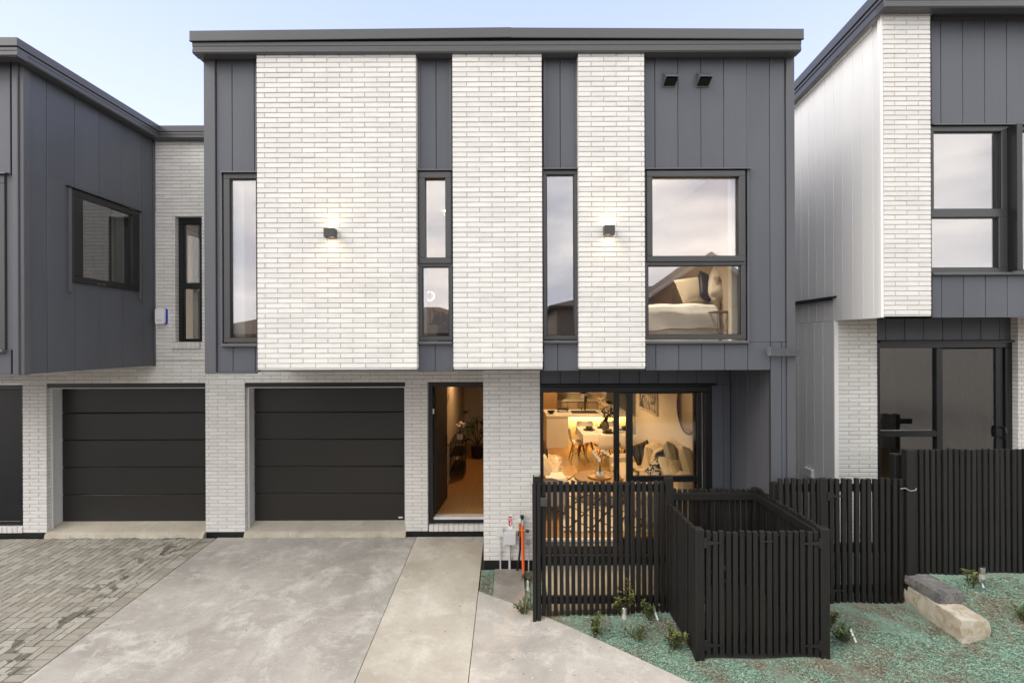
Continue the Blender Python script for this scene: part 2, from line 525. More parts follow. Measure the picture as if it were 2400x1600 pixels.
for i in range(NY + 1):
    q = m.v[i * (NX + 1) + NX]; m.v.append((q[0], q[1], q[2] - .12))
for i in range(NY): m.f.append((i * (NX + 1) + NX, nb_ + i, nb_ + i + 1, (i + 1) * (NX + 1) + NX))
m.build('concrete_slab', CONC_R, kind='structure')
slab('forecourt', [(XW1 + .004, -7.9), (14, -7.9), (14, -3.51), (XW1 + .004, -3.51)], CONC_R)
for xa, xb in ((X(573, 7.857), X(950, 7.857)), (X(108, 7.857), X(480, 7.857))):
    MB().prism([(7.838, -0.12), (8.3, -0.12), (8.3, 0.125), (8.12, 0.12), (7.86, 0.042), (7.838, 0.030)], 'x', xa, xb).build('garage_apron', CONC_A, kind='structure')
for nm, xa, xb in (('apron_edge', X(573, 7.857), X(950, 7.857)), ('apron_edge', X(108, 7.857), X(480, 7.857))):
    # the ragged bead of mortar where the apron runs out onto the drive
    m = MB(); n = 90
    for i in range(n + 1):
        x = xa + (xb - xa) * i / n
        e = 0.022 + 0.010 * random.random() + 0.010 * math.sin(i * 0.23) + .006 * math.sin(i * 0.71)
        m.v += [(x, 7.845, 0.036), (x, 7.835 - e * 0.5, 0.010 + 0.005 * random.random()), (x, 7.83 - e, g(7.8) + 0.003), (x, 7.845, g(7.8) - 0.02)]
    for i in range(n):
        a = i * 4
        m.f += [(a, a + 1, a + 5, a + 4), (a + 1, a + 2, a + 6, a + 5), (a + 2, a + 3, a + 7, a + 6)]
    m.build(nm, CONC_A, kind='structure')
slab('meter_pad', [(-0.20, 6.07), (0.21, 5.715), (0.21, 6.775), (-0.20, 6.775)], PADM, 0.012, 0.1)
slab('patio', [(0.5, 5.60), (1.86, 5.60), (1.86, 6.07), (3.24, 6.07), (3.24, 6.92), (0.5, 6.92)], concrete('patio_concrete', (0.50, 0.44, 0.34), (0.6, 0.53, 0.42), (0.36, 0.31, 0.24), 0.4, 33), 0.0)

slab('bin_pad', [(1.875, 4.72), (3.21, 4.72), (3.21, 6.04), (1.875, 6.04)], mat('dark_soil', (.035, .030, .024), .95, .3, 12, bump=.6, bscale=40), 0.04)
# paved drive: herringbone with a header course along the concrete
PAV, pt_, pb_ = nodes('paver_stone')
def paver_mat():
    t, b = pt_, pb_
    geo = t.nodes.new('ShaderNodeNewGeometry'); v = geo.outputs['Position']
    oi = t.nodes.new('ShaderNodeObjectInfo')
    a = t.nodes.new('ShaderNodeMath'); a.operation = 'ADD'
    t.links.new(oi.outputs['Random'], a.inputs[0]); t.links.new(geo.outputs['Random Per Island'], a.inputs[1])
    f = t.nodes.new('ShaderNodeMath'); f.operation = 'FRACT'; t.links.new(a.outputs[0], f.inputs[0])
    c = ramp(t, [(0.0, (0.27, 0.245, 0.200)), (0.5, (0.335, 0.308, 0.256)), (1.0, (0.40, 0.375, 0.32))], f.outputs[0])
    c = mixc(t, 0.5, c, ramp(t, [(0.3, 0.72), (0.7, 1.12)], noise(t, v, 9, 7, 0.7)), 'MULTIPLY')
    # damp patches with edges of their own, in a band near the concrete
    sx = t.nodes.new('ShaderNodeSeparateXYZ'); t.links.new(v, sx.inputs[0])
    band = t.nodes.new('ShaderNodeMapRange'); band.inputs['From Min'].default_value = 0.75; band.inputs['From Max'].default_value = 0.2
    ab = t.nodes.new('ShaderNodeMath'); ab.operation = 'ABSOLUTE'
    ofs = t.nodes.new('ShaderNodeMath'); ofs.operation = 'ADD'; ofs.inputs[1].default_value = 5.35
    t.links.new(sx.outputs['X'], ofs.inputs[0]); t.links.new(ofs.outputs[0], ab.inputs[0]); t.links.new(ab.outputs[0], band.inputs['Value'])
    wet = ramp(t, [(0.53, 0.0), (0.56, 1.0)], noise(t, v, 3.6, 4, 0.55, 0.6))
    wm = t.nodes.new('ShaderNodeMath'); wm.operation = 'MULTIPLY'
    t.links.new(wet, wm.inputs[0]); t.links.new(band.outputs['Result'], wm.inputs[1])
    pw_ = ramp(t, [(0.10, 0.0), (0.75, 0.85)], f.outputs[0])
    w2 = t.nodes.new('ShaderNodeMath'); w2.operation = 'MULTIPLY'; t.links.new(wm.outputs[0], w2.inputs[0]); t.links.new(pw_, w2.inputs[1])
    c = mixc(t, w2.outputs[0], c, (0.088, 0.080, 0.058))
    c = mixc(t, ramp(t, [(0.755, 0.0), (0.775, 0.9)], noise(t, v, 15, 2, 0.5)), c, (0.62, 0.6, 0.55))
    t.links.new(c, b.inputs['Base Color'])
    b.inputs['Roughness'].default_value = 0.8
    bp = t.nodes.new('ShaderNodeBump'); bp.inputs['Strength'].default_value = 0.3; bp.inputs['Distance'].default_value = 0.003
    t.links.new(noise(t, v, 120, 4, 0.7), bp.inputs['Height']); t.links.new(bp.outputs['Normal'], b.inputs['Normal'])
paver_mat()
def paver_mesh(lx, ly):
    m = MB(); h = 0.006; b = 0.004
    x, y = lx / 2 - h, ly / 2 - h
    top = [(-x + b, -y + b, 0), (x - b, -y + b, 0), (x - b, y - b, 0), (-x + b, y - b, 0)]
    mid = [(-x, -y, -b), (x, -y, -b), (x, y, -b), (-x, y, -b)]
    bot = [(-x, -y, -0.05), (x, -y, -0.05), (x, y, -0.05), (-x, y, -0.05)]
    m.add(top + mid + bot, [(0, 1, 2, 3)] + [(4 + i, 4 + (i + 1) % 4, (i + 1) % 4, i) for i in range(4)] + [(8 + i, 8 + (i + 1) % 4, 4 + (i + 1) % 4, 4 + i) for i in range(4)])
    return m
PBED = mat('paver_joint_sand', (0.020, 0.018, 0.015), 0.9, 0.2, 20)
pbed = slab('paved_driveway', [(-14.0, 2.2), (XB - 0.004, 2.2), (XB - 0.004, 7.83), (-14.0, 7.83)], PBED, -0.012)
pav = []
U = 0.104
for r in range(int((7.80 - 3.4) / U)):
    y = 7.80 - (r + 0.5) * U
    pav.append((XB - 0.006 - U, y, 1))                               # header course
ncol = 44
for r in range(-1, int((7.80 - 3.4) / U)):
    for c in range(0, ncol):
        tt = (c - r) % 4
        x0 = XB - 0.006 - 2 * U - (c + 1) * U
        y0 = 7.80 - (r + 1) * U
        if tt == 0 and c + 1 < ncol and r >= 0: pav.append((x0, y0 + U / 2, 1))
        elif tt == 3 and r >= 0: pav.append((x0 + U / 2, y0, 0))
        if r == 0 and tt == 2 or (c == 0 and tt == 1 and r >= 0): pav.append((x0 + U / 2, y0 + U / 2, 2))
def inview(x, y): return abs(x) < y * 1.10 + 0.35
pav = [p for p in pav if inview(p[0], p[1])]
pav.sort(key=lambda p: p[1])
me = {}
PSZ = {0: (U, 2 * U), 1: (2 * U, U), 2: (U, U)}
for k in PSZ:
    o = paver_mesh(*PSZ[k])
    mm = bpy.data.meshes.new('paver'); mm.from_pydata(o.v, [], o.f); mm.materials.append(PAV); me[k] = mm
rest = MB()
slope = math.atan(0.04)
for i, (x, y, k) in enumerate(pav):
    z = g(y) + 0.004 + random.uniform(-0.0025, 0.0025)
    if y - U < 3.4: continue
    rx, ry = slope + random.uniform(-0.006, 0.006), random.uniform(-0.006, 0.006)
    if i < 300:
        meshobj('paver', me[k], (x, y, z), pbed, (rx, ry, random.uniform(-0.008, 0.008)))
    else:
        o = paver_mesh(*PSZ[k])
        mt_ = Matrix.Translation((x, y, z)) @ Euler((rx, ry, random.uniform(-0.008, 0.008))).to_matrix().to_4x4()
        rest.add([mt_ @ Vector(q) for q in o.v], o.f)
rest.build('paver', PAV, pbed, kind='stuff')

# ------------------------------------------------------------------ brickwork and boards
BM = {}
def brick_pts(L, dp, h=0.05, b=0.0035):
    x = L / 2
    fr = [(-x + b, 0, b), (x - b, 0, b), (x - b, 0, h - b), (-x + b, 0, h - b)]
    ed = [(-x, b, 0), (x, b, 0), (x, b, h), (-x, b, h)]
    bk = [(-x, dp, 0), (x, dp, 0), (x, dp, h), (-x, dp, h)]
    fs = [(0, 1, 2, 3)] + [(4 + i, 4 + (i + 1) % 4, (i + 1) % 4, i) for i in range(4)] + [(8 + i, 8 + (i + 1) % 4, 4 + (i + 1) % 4, 4 + i) for i in range(4)]
    return fr + ed + bk, fs

class House:
    """keeps the tally of single bricks; those past the limit are joined"""
    def __init__(s, root, budget=300): s.root = root; s.left = budget; s.rest = MB()

def brick_wall(H, x0, x1, z0, z1, yf, phase, flip=0, dp=0.09, single=True, name='brick_wall', minlen=0.0):
    core = MB().box(x0 + 0.007, x1 - 0.007, yf + 0.0055, yf + dp, z0, z1)
    wall = core.build(name, MORTAR, H.root)
    n = int(round((z1 - z0) / 0.06))
    for r in range(n):
        zz = z0 + r * 0.06 + 0.005
        ph = phase + (0.15 if (r + flip) % 2 else 0.0)
        k0 = math.floor((x0 - ph) / 0.3)
        js = [ph + 0.3 * (k0 + i) for i in range(int((x1 - x0) / 0.3) + 4)]
        js = [x0 - 0.005] + [j for j in js if x0 + 0.035 < j < x1 - 0.035] + [x1 + 0.005]
        for a, b in zip(js, js[1:]):
            L = round(b - a - 0.010, 3)
            loc = ((a + b) / 2, yf + random.uniform(-0.0016, 0.0012), zz + random.uniform(-0.0012, 0.0012))
            rot = (random.uniform(-0.012, 0.012), random.uniform(-0.003, 0.003), random.uniform(-0.003, 0.003))
            if single and H.left > 0 and L > minlen:
                key = (L, dp)
                if key not in BM:
                    v, f = brick_pts(L, dp)
                    me_ = bpy.data.meshes.new('brick'); me_.from_pydata(v, [], f); me_.materials.append(W_BRICK); BM[key] = me_
                meshobj('brick', BM[key], loc, wall, rot); H.left -= 1
            else:
                v, f = brick_pts(L, dp)
                m = Matrix.Translation(loc) @ Euler(rot).to_matrix().to_4x4()
                H.rest.add([m @ Vector(q) for q in v], f)
    return wall

def soldier(H, x0, x1, z0, z1, yf, pitch=0.078, slope_=0.0, proud=0.02):
    """a sill of bricks on edge, tipped a little outwards"""
    sill = MB().box(x0 + 0.004, x1 - 0.004, yf - proud + 0.008, yf + 0.09, z0, z1 - 0.004).build('brick_sill', MORTAR, H.root)
    n = int(round((x1 - x0) / pitch)); p = (x1 - x0) / n
    m = MB()
    for i in range(n):
        m.obox(((x0 + p * (i + .5)), yf - proud + 0.055, (z0 + z1) / 2 + random.uniform(-.001, .001)), (p - 0.009, 0.11, z1 - z0), (slope_, 0, random.uniform(-.006, .006)), 0.004)
    m.build('sill_brick', W_BRICK, sill)

def clad_x(root, joints, z0, z1, yf, mt=CLAD, gm=CLADGAP, gap=0.007, th=0.018, back=0.05, name='cladding_board'):
    """vertical boards facing the street; a recessed joint between each two"""
    MB().box(joints[0] + .002, joints[-1] - .002, yf + 0.010, yf + back, z0 + .001, z1 - .001).build('cladding_backing', gm, root)
    for a, b in zip(joints, joints[1:]):
        m = MB().bev(a + gap / 2, b - gap / 2, yf + random.uniform(0, .0012), yf + th, z0, z1, 0.003)
        m.build(name, mt, root)

def clad_y(root, joints, z0, z1, xf, sgn, mt=CLAD, gm=CLADGAP, gap=0.007, th=0.018, back=0.05, ztop=None, name='cladding_board'):
    """the same on a side wall at x = xf facing sgn; ztop(y) gives a raking top"""
    zt = ztop or (lambda y: z1)
    xa, xb = sorted((xf - sgn * 0.010, xf - sgn * back))
    ya, yb = joints[0], joints[-1]
    MB().prism([(ya + .002, z0 + .001), (yb - .002, z0 + .001), (yb - .002, zt(yb) - .001), (ya + .002, zt(ya) - .001)], 'x', xa, xb).build('cladding_backing', gm, root)
    for a, b in zip(joints, joints[1:]):
        j = random.uniform(0, .0012)
        xa, xb = sorted((xf - sgn * j, xf - sgn * th))
        a2, b2 = a + gap / 2, b - gap / 2
        c = 0.003
        xo = xf - sgn * j; xi = xf - sgn * th; xm = xo - sgn * c
        poly_o = [(a2 + c, z0), (b2 - c, z0), (b2 - c, zt(b2)), (a2 + c, zt(a2))]
        poly_m = [(a2, z0), (b2, z0), (b2, zt(b2)), (a2, zt(a2))]
        vs = [(xo, u, v) for u, v in poly_o] + [(xm, u, v) for u, v in poly_m] + [(xi, u, v) for u, v in poly_m]
        fs = [(0, 1, 2, 3)] + [(4 + i, 4 + (i + 1) % 4, (i + 1) % 4, i) for i in range(4)] + [(8 + i, 8 + (i + 1) % 4, 4 + (i + 1) % 4, 4 + i) for i in range(4)] + [(11, 10, 9, 8)]
        if sgn < 0: fs = [f[::-1] for f in fs]
        MB().add(vs, fs).build(name, mt, root)

def window_x(root, x0, x1, z0, z1, yf, panes, gl=GLASS, mt=ALU, depth=0.09, flash=None, sill=None, name='window', sash=None, gdep=0.035):
    """frame with stacked panes [(x0,x1,z0,z1)] from top to bottom"""
    m = MB()
    zt = z1
    for i, (a, b, c, d) in enumerate(panes):
        m.bev(x0, x1, yf, yf + depth, d, zt, 0.004)
        m.bev(x0, a, yf + .0005, yf + depth, c - .001, d + .001, 0.004)
        m.bev(b, x1, yf + .0005, yf + depth, c - .001, d + .001, 0.004)
        zt = c
    m.bev(x0, x1, yf, yf + depth, z0, zt, 0.004)
    fr = m.build(name, mt, root)
    for a, b, c, d in panes:
        MB().box(a - .003, b + .003, yf + gdep, yf + gdep + .006, c - .003, d + .003).build('pane', gl, fr)
        # glazing bead round each pane
        bm = MB(); e = 0.010
        bm.box(a, a + e, yf + gdep - .018, yf + gdep - .001, c, d).box(b - e, b, yf + gdep - .018, yf + gdep - .001, c, d)
        bm.box(a + e, b - e, yf + gdep - .018, yf + gdep - .001, c, c + e).box(a + e, b - e, yf + gdep - .018, yf + gdep - .001, d - e, d)
        bm.build('glazing_bead', BLACKALU, fr)
    if sash:
        a, b, c, d, wd = sash
        sm = MB(); y0_ = yf - 0.022
        sm.bev(a, b, y0_, yf + .01, d - wd, d, .004).bev(a, b, y0_, yf + .01, c, c + wd, .004)
        sm.bev(a, a + wd, y0_ + .0005, yf + .01, c + wd - .001, d - wd + .001, .004).bev(b - wd, b, y0_ + .0005, yf + .01, c + wd - .001, d - wd + .001, .004)
        sm.build('sash', mt, fr)
    if flash:
        a, b, z_ = flash
        MB().prism([(yf + .06, z_ + .022), (yf - .035, z_ + .006), (yf - .037, z_ - .010), (yf - .030, z_ - .010), (yf - .028, z_), (yf + .06, z_ + .012)], 'x', a, b).build('head_flashing', TRIM, fr)
    if sill:
        a, b, z_ = sill
        MB().bev(a, b, yf - .03, yf + .06, z_ - .035, z_, .006).build('sill', TRIM, fr)
    return fr

def gutter(root, axis, a0, a1, face, out, zb, zt, zc, mt=GUTTER, cap_piece=None, name='gutter'):
    """fascia gutter with a rolled face, below a plain cap flashing; out = direction of the front face"""
    o = out
    prof = [(face - o * .12, zb), (face - o * .012, zb), (face, zb + .015), (face, zb + .040), (face - o * .006, zb + .048),
            (face - o * .006, zb + (zt - zb) * .62), (face, zb + (zt - zb) * .67), (face, zt), (face - o * .12, zt)]
    ax = 'x' if axis == 'x' else 'y'
    MB().prism(prof, ax, a0, a1).build(name, mt, root)
    return prof

# ------------------------------------------------------------------ the middle house
DB, DC, DG_, DL, DP, DS = 5.62, 5.74, 5.575, 7.857, 6.80, 6.85   # brick, boards, gutter, garage wall, pillar, slider wall
town = thing('town_house', 'middle townhouse with white brick panels, charcoal boards and an open front door', 'townhouse', (0, 5.74, 0))
H1 = House(town)
ZB, ZT = 2.885, 6.725
def panel(x0, x1, ph, flip):
    w_ = brick_wall(H1, x0, x1, ZB, ZT, DB, ph, flip, dp=0.115, minlen=0.28)
    MB().box(x0 + .004, x1 - .004, DB + .004, DB + .112, ZB - .014, ZB - .002).build('lintel', mat('white_lintel', (0.7, 0.69, 0.66), 0.5), town)
    return w_
XP = [X(603.5, DB), X(977, DB), X(1062.5, DB), X(1272, DB), X(1357.5, DB), X(1512.5, DB)]
panel(XP[0], XP[1], XP[0] + .093, 0)
panel(XP[2], XP[3], XP[2] + .17, 0)
panel(XP[4], XP[5], XP[4] + .155, 0)

XLc, XRc = X(482, DC), X(1862, DC)
zc0, zc1 = 2.84, 6.71
ZW0, ZW1 = Z(800, DC), Z(400, DC)                        # windows
# left strip
j = [X(509, DC), X(546, DC), X(598, DC), X(606, DC)]
clad_x(town, j, ZW1, zc1, DC)
clad_x(town, j, zc0, ZW0 - .02, DC)
clad_x(town, [X(509, DC), X(527, DC)], ZW0 - .02, ZW1, DC)
# between the brick panels
for a, m_, b in ((979, 1024, 1063), (1274, 1315, 1358)):
    jj = [X(a, DC), X(m_, DC), X(b, DC)]
    clad_x(town, jj, ZW1, zc1, DC)
    clad_x(town, [jj[0], X(m_ - 4 if a < 1000 else m_ - 8, DC), jj[2]], zc0, ZW0 - .02, DC)
    for q, s_ in ((a + 2, 1), (b - 2, -1)):
        xx = X(q, DC)
        MB().bev(min(xx, xx + s_ * .035), max(xx, xx + s_ * .035), DC - .016, DC + .004, ZW1 + .01, zc1, .003).build('edge_trim', TRIM, town)
# right field
jr = [X(q, DC) for q in (1513, 1537, 1591, 1645, 1698.5, 1753, 1806, 1842)]
clad_x(town, jr[:6], ZW1, zc1, DC)
clad_x(town, jr[:6], zc0, ZW0 - .02, DC)
clad_x(town, [X(1752, DC), jr[6], jr[7]], zc0 if False else ZW0 - .02, zc1, DC)
clad_x(town, [jr[5], jr[6]], zc0, ZW0 - .022, DC)
clad_x(town, [jr[6] + .002, X(1832, DC), X(1843, DC)], -0.12, ZW0 - .024, DC)
# corner boards
for a, b, z0_ in ((482, 508, zc0 - .01), (1843, 1862, -0.12)):
    MB().bev(X(a, DC), X(b, DC), DC - .022, DC + .05, z0_, zc1 + .008, .004).build('corner_board', TRIM, town)
MB().bev(X(484, DC), X(602, DC), DC - .02, DC + .02, zc0 - .022, zc0 - .001, .003).build('base_flashing', TRIM, town)
# frieze strip tucked under the soffit
for a, b in ((508.5, 603), (981, 1061), (1276, 1356), (1514, 1842.5)):
    MB().bev(X(a, DC), X(b, DC), DC - .03, DC - .001, zc1 - .055, zc1 + .0, .004).build('frieze_board', ALU, town)

# windows of the upper floor
def win(x0, x1, y1, y0, panes, flash, sill, sash=None, label=None):
    d = DC - .03
    P = [(X(a, d), X(b, d), Z(q1, d), Z(q0, d)) for a, b, q0, q1 in panes]
    o = window_x(town, X(x0, d), X(x1, d), Z(y0, d), Z(y1, d), d, P, GLASS, ALU, .10,
                 (X(flash[0], d), X(flash[1], d), Z(flash[2], d)) if flash else None,
                 (X(sill[0], d), X(sill[1], d), Z(sill[2], d)) if sill else None, sash=sash)
    return o
d_ = DC - .03
win(525, 607, 404, 800, [(539, 601, 416, 790)], (520, 606, 402), (521, 606, 803))
win(981, 1061, 402, 797, [(994.5, 1049.5, 413, 606), (990, 1053, 624, 788)], (980, 1062, 399), (979, 1061, 799),
    (X(984, d_), X(1059, d_), Z(617, d_), Z(403.5, d_), .072))
win(1274, 1358, 400, 796, [(1282, 1347, 409, 787)], (1273, 1358, 397), (1273, 1357, 798))
win(1513, 1749, 401, 797, [(1526.5, 1735, 413.5, 605), (1519.5, 1738, 623.5, 786.5)], (1513, 1763, 398), (1512, 1751, 800),
    (X(1516, d_), X(1746, d_), Z(615, d_), Z(403, d_), .070))
MB().bev(X(1750, DC), X(1754, DC), DC - .03, DC - .002, ZW0 - .05, ZW1, .003).build('edge_trim', TRIM, town)
MB().bev(X(520, DC), X(524.5, DC), DC - .03, DC - .002, ZW0 - .05, ZW1, .003).build('edge_trim', TRIM, town)

# soffit, gutter, cap flashing, roof
GL, GR = X(449, DG_), X(1885, DG_)
zg0, zg1 = 6.635, 6.765
MB().box(GL + .06, GR - .06, DG_ + .06, DC + .06, 6.722, 6.737).build('soffit', SOFFIT, town)
gutter(town, 'x', GL + .02, GR - .02, DG_, -1, zg0, zg1, 0)
gutter(town, 'y', DG_ + .012, 16.5, GL + .02, -1, zg0 - .001, zg1, 0)
gutter(town, 'y', DG_ + .012, 16.5, GR - .02, 1, zg0 - .001, zg1, 0)
mid = X(1199, DG_)
for xa, xb, za, zb_ in ((GL, mid + .004, zg1 + .012, zg1 + .040), (mid - .004, GR, zg1 + .038, zg1 + .010)):
    pr = []
    h = .112
    y_ = DG_ - .018 + (0 if xa == GL else .003)
    vs = [(xa, y_, za), (xb, y_, zb_), (xb, y_, zb_ + h), (xa, y_, za + h), (xa, y_ + .25, za), (xb, y_ + .25, zb_), (xb, y_ + .25, zb_ + h + .02), (xa, y_ + .25, za + h + .02)]
    MB().add(vs, [(0, 1, 2, 3), (7, 6, 5, 4), (3, 2, 6, 7), (1, 0, 4, 5), (0, 3, 7, 4), (2, 1, 5, 6)]).build('cap_flashing', GUTTER, town)
    MB().add([(xx, yy, zz + dz) for xx, zz in ((xa, za), (xb, zb_)) for yy, dz in ((y_ - .006, -.012), (y_ + .02, -.012), (y_ + .02, -.002), (y_ - .006, -.004))],
             [(0, 1, 2, 3)[::-1], (4, 5, 6, 7), (0, 1, 5, 4)[::-1], (1, 2, 6, 5)[::-1], (2, 3, 7, 6)[::-1], (3, 0, 4, 7)[::-1]]).build('flashing_lip', BLACKALU, town)
MB().prism([(DG_ + .05, zg1 + .02), (16.5, zg1 + .02), (16.5, zg1 + .5), (DG_ + .2, zg1 + .06)], 'x', GL + .05, GR - .05).build('roof', ROOFM, town)
MB().box(XLc, XLc + .05, DC + .05, 16.5, zc0, zc1 + .04).build('side_wall', CLAD, town)
MB().box(XRc - .05, XRc, DC + .05, 16.5, -.12, zc1 + .04).build('side_wall', CLAD, town)
# underside of the upper floor
MB().box(XLc + .06, XRc - .3, DC + .06, DL - .01, 2.843, 2.86).build('soffit', mat('charcoal_soffit', (0.16, 0.155, 0.15), .7), town)

# garage wall, pier, door surround
zl = 2.525
ph = X(573, DL) - .005
XG0, XG1, XD0, XPl = X(573, DL), X(949, DL), X(1003, DL), X(1132, DP)
H1b = H1
brick_wall(H1, X(480.5, DL), XPl + .1, zl, zl + .36, DL, ph, 0)
brick_wall(H1, X(480.5, DL), XG0, 0.03, zl - .003, DL, ph, 1, dp=0.075)
brick_wall(H1, XG1, X(1001, DL), 0.03, zl - .003, DL, XG1 + .12, 1, dp=0.075)
# pillar block between the door and the living room
brick_wall(H1, XPl, X(1265, DP), 0.03, 2.87, DP, XPl + .085, 0, dp=0.10)
MB().box(XPl + .002, XPl + .09, DP + .101, DL + .3, 0.03, 2.79).build('side_wall', W_BRICK, town)
for a, b, y_ in ((480, 575, DL), (948, 1132, DL)):
    MB().box(X(a, y_) + .01, X(b, y_) - .005, y_ + .012, y_ + .1, g(y_) - .1, .026).build('foundation', BITUMEN, town)
MB().box(XPl + .008, X(1265, DP) + .002, DP + .008, DP + .1, -.25, .024).build('foundation', BITUMEN, town)
MB().box(X(1265, DP) + .004, 3.24, DS + .02, DS + .1, -.25, .20).build('foundation', BITUMEN, town)
soldier(H1, X(1003, DL), X(1133, DL), 0.03, 0.135, DL + .012, .082)

def garage(root, xa, xb, yf, zt):
    """reveal, five panel sectional door and head trim"""
    xd0 = X(597, 8.12) if xa > -4.5 else X(150, 8.12)
    MB().box(xa - .001, xa + .012, yf + .078, yf + .30, 0.0, zt - .03).build('door_jamb', JAMB, root)
    MB().bev(xa + .001, xa + .03, yf + .077, yf + .10, 0.02, zt - .035, .003).build('door_trim', JAMB, root)
    MB().box(xb - .012, xb + .001, yf + .077, yf + .30, 0.0, zt - .03).build('door_jamb', JAMB, root)
    MB().bev(xb - .03, xb, yf + .070, yf + .0775, 0.1, zt - .08, .003).build('door_trim', JAMB, root)
    MB().box(xa - .02, xb + .01, yf + .015, yf + .09, zt - .075, zt - .004).build('lintel', BLACKALU, root)
    MB().box(xa + .031, xb - .013, yf + .05, yf + .30, zt - .092, zt - .078).build('head_trim', mat('head_white', (.75, .75, .72), .5), root)
    zb, z1 = 0.115, zt - .062
    hs = (z1 - zb) / 5
    dr = MB().box(xa + .02, xb - .02, 8.150, 8.17, zb, z1).build('garage_door', DOORM, root)
    for i in range(5):
        za, zz = zb + i * hs, zb + (i + 1) * hs
        MB().prism([(8.118, za + .006), (8.112, za + .016), (8.112, zz - .017), (8.126, zz - .002), (8.149, zz - .002), (8.149, za + .002), (8.124, za + .002)], 'x', xa + .03, xb - .03).build('door_panel', DOORM, dr)
    MB().box(xa + .02, xb - .02, 8.11, 8.15, zb - .012, zb + .001).build('rubber_seal', BLACKALU, dr)
    return dr
gd = garage(town, XG0, XG1, DL, zl)
MB().box(X(932.5, 8.11), X(942.5, 8.11), 8.106, 8.113, Z(1212.5, 8.11), Z(1209, 8.11)).build('badge', mat('badge_white', (.7, .7, .66), .4), gd)

# front door frame, leaf standing open
dF = DL + .07
fx0, fx1 = X(1003, dF), -.352
df = MB()
zt_, zb_ = Z(894, dF), Z(1226, dF)
df.bev(fx0, fx0 + .075, dF, dF + .12, zb_, zt_, .004).bev(fx0 + .0755, fx1, dF, dF + .12, zt_ - .085, zt_, .004).bev(fx0 + .0755, fx1, dF, dF + .12, zb_, zb_ + .062, .004)
df.bev(fx1 - .03, fx1, dF + .001, dF + .12, zb_ + .063, zt_ - .086, .004)
frame = df.build('door_frame', BLACKALU, town)
MB().box(fx0 + .08, fx1 - .03, dF + .02, dF + .16, zb_ + .063, zb_ + .105).build('threshold', mat('threshold_white', (.75, .73, .7), .5), frame)
m = MB()
hinge = Vector((fx0 + .085, dF + .09, 0)); ang = R(84)
m.obox((0.43, 0, (zb_ + zt_) / 2 + .03), (0.86, .045, zt_ - zb_ - .2), b=.004)
rot = Matrix.Translation(hinge) @ Matrix.Rotation(ang, 4, 'Z')
m.v = [tuple(rot @ Vector(q)) for q in m.v]
leaf_ = m.build('door', mat('door_brown', (.016, .0125, .011), .5, .1, 3), town)
m = MB()
for zz in (.28, 1.2, 2.2): m.obox((fx0 + .082, dF + .045, zz), (.022, .03, .16), b=.003)
m.build('hinge', BLACKALU, leaf_)
m = MB()
m.obox((.80, -.03, 1.28), (.035, .014, .34)); m.tube([(.80, -.035, 1.27), (.80, -.085, 1.27), (.68, -.085, 1.265)], .011, 8)
m.v = [tuple(rot @ Vector(q)) for q in m.v]
m.build('handle', BLACKALU, leaf_)
m = MB().obox((fx0 + .083, dF + .012, Z(963, dF)), (.032, .012, .085)); m.build('door_sensor', mat('sensor_white', (.7, .7, .7), .4), frame)

# recess over and beside the slider
FX = 3.25
zs = 2.84
jh = [X(1266, DS)] + [X(q, DS) for q in (1313, 1358, 1404, 1452, 1498, 1544, 1587.5, 1633, 1680)] + [FX]
clad_x(town, jh, Z(904, DS), zs + .04, DS)
clad_x(town, [X(1667, DS), X(1695, DS), FX], -.1, Z(904, DS) - .001, DS)
clad_y(town, [DC + .03, 6.03, 6.36, 6.66, DS - .002], -.12, zs, FX, -1)
MB().box(FX + .055, XRc - .06, DC + .06, DS + .1, -.12, zs).build('fin_core', CLADGAP, town)

# sliding door: left leaf pushed behind the fixed pane, so the left half stands open
d0 = DS - .03
def bx(mb_, a, b, t_, u, y0_, y1_): return mb_.bev(X(a, d0), X(b, d0), y0_, y1_, Z(u, d0), Z(t_, d0), .004)
m = MB()
bx(m, 1266, 1666, 907, 920, d0, d0 + .14)
bx(m, 1266, 1273, 920, 1279, d0 + .001, d0 + .14)
bx(m, 1652, 1666, 920, 1279, d0 + .001, d0 + .14)
bx(m, 1266, 1666, 1279, 1292, d0 - .01, d0 + .14)
slf = m.build('sliding_door', BLACKALU, town)
MB().prism([(DS - .05, Z(905, DS)), (DS - .05, Z(902, DS)), (DS + .01, Z(899, DS)), (DS + .01, Z(905, DS))], 'x', X(1268, DS), X(1676, DS)).build('head_flashing', BLACKALU, slf)
m = MB()
bx(m, 1468, 1483, 921, 1278, d0 + .01, d0 + .07); bx(m, 1634, 1645, 921, 1278, d0 + .01, d0 + .07)
bx(m, 1483.2, 1633.8, 921, 923.5, d0 + .01, d0 + .07); bx(m, 1483.2, 1633.8, 1117, 1131, d0 + .01, d0 + .07); bx(m, 1483.2, 1633.8, 1262, 1278, d0 + .01, d0 + .07)
m.build('fixed_sash', BLACKALU, slf)
MB().box(X(1483, d0), X(1634, d0), d0 + .038, d0 + .044, Z(1117, d0), Z(923, d0)).build('pane', GLASS_LOW, slf)
MB().box(X(1483, d0), X(1634, d0), d0 + .038, d0 + .044, Z(1262, d0), Z(1131, d0)).build('pane', GLASS_LOW, slf)
m = MB()
bx(m, 1441, 1454, 921, 1278, d0 + .08, d0 + .13); bx(m, 1454.2, 1630, 921, 925, d0 + .08, d0 + .13); bx(m, 1454.2, 1630, 1266, 1278, d0 + .08, d0 + .13)
bx(m, 1630.2, 1641, 921, 1278, d0 + .08, d0 + .13)
ls = m.build('sliding_sash', BLACKALU, slf)
MB().box(X(1454, d0), X(1630, d0), d0 + .102, d0 + .108, Z(1266, d0), Z(925, d0)).build('pane', GLASS_LOW, slf)
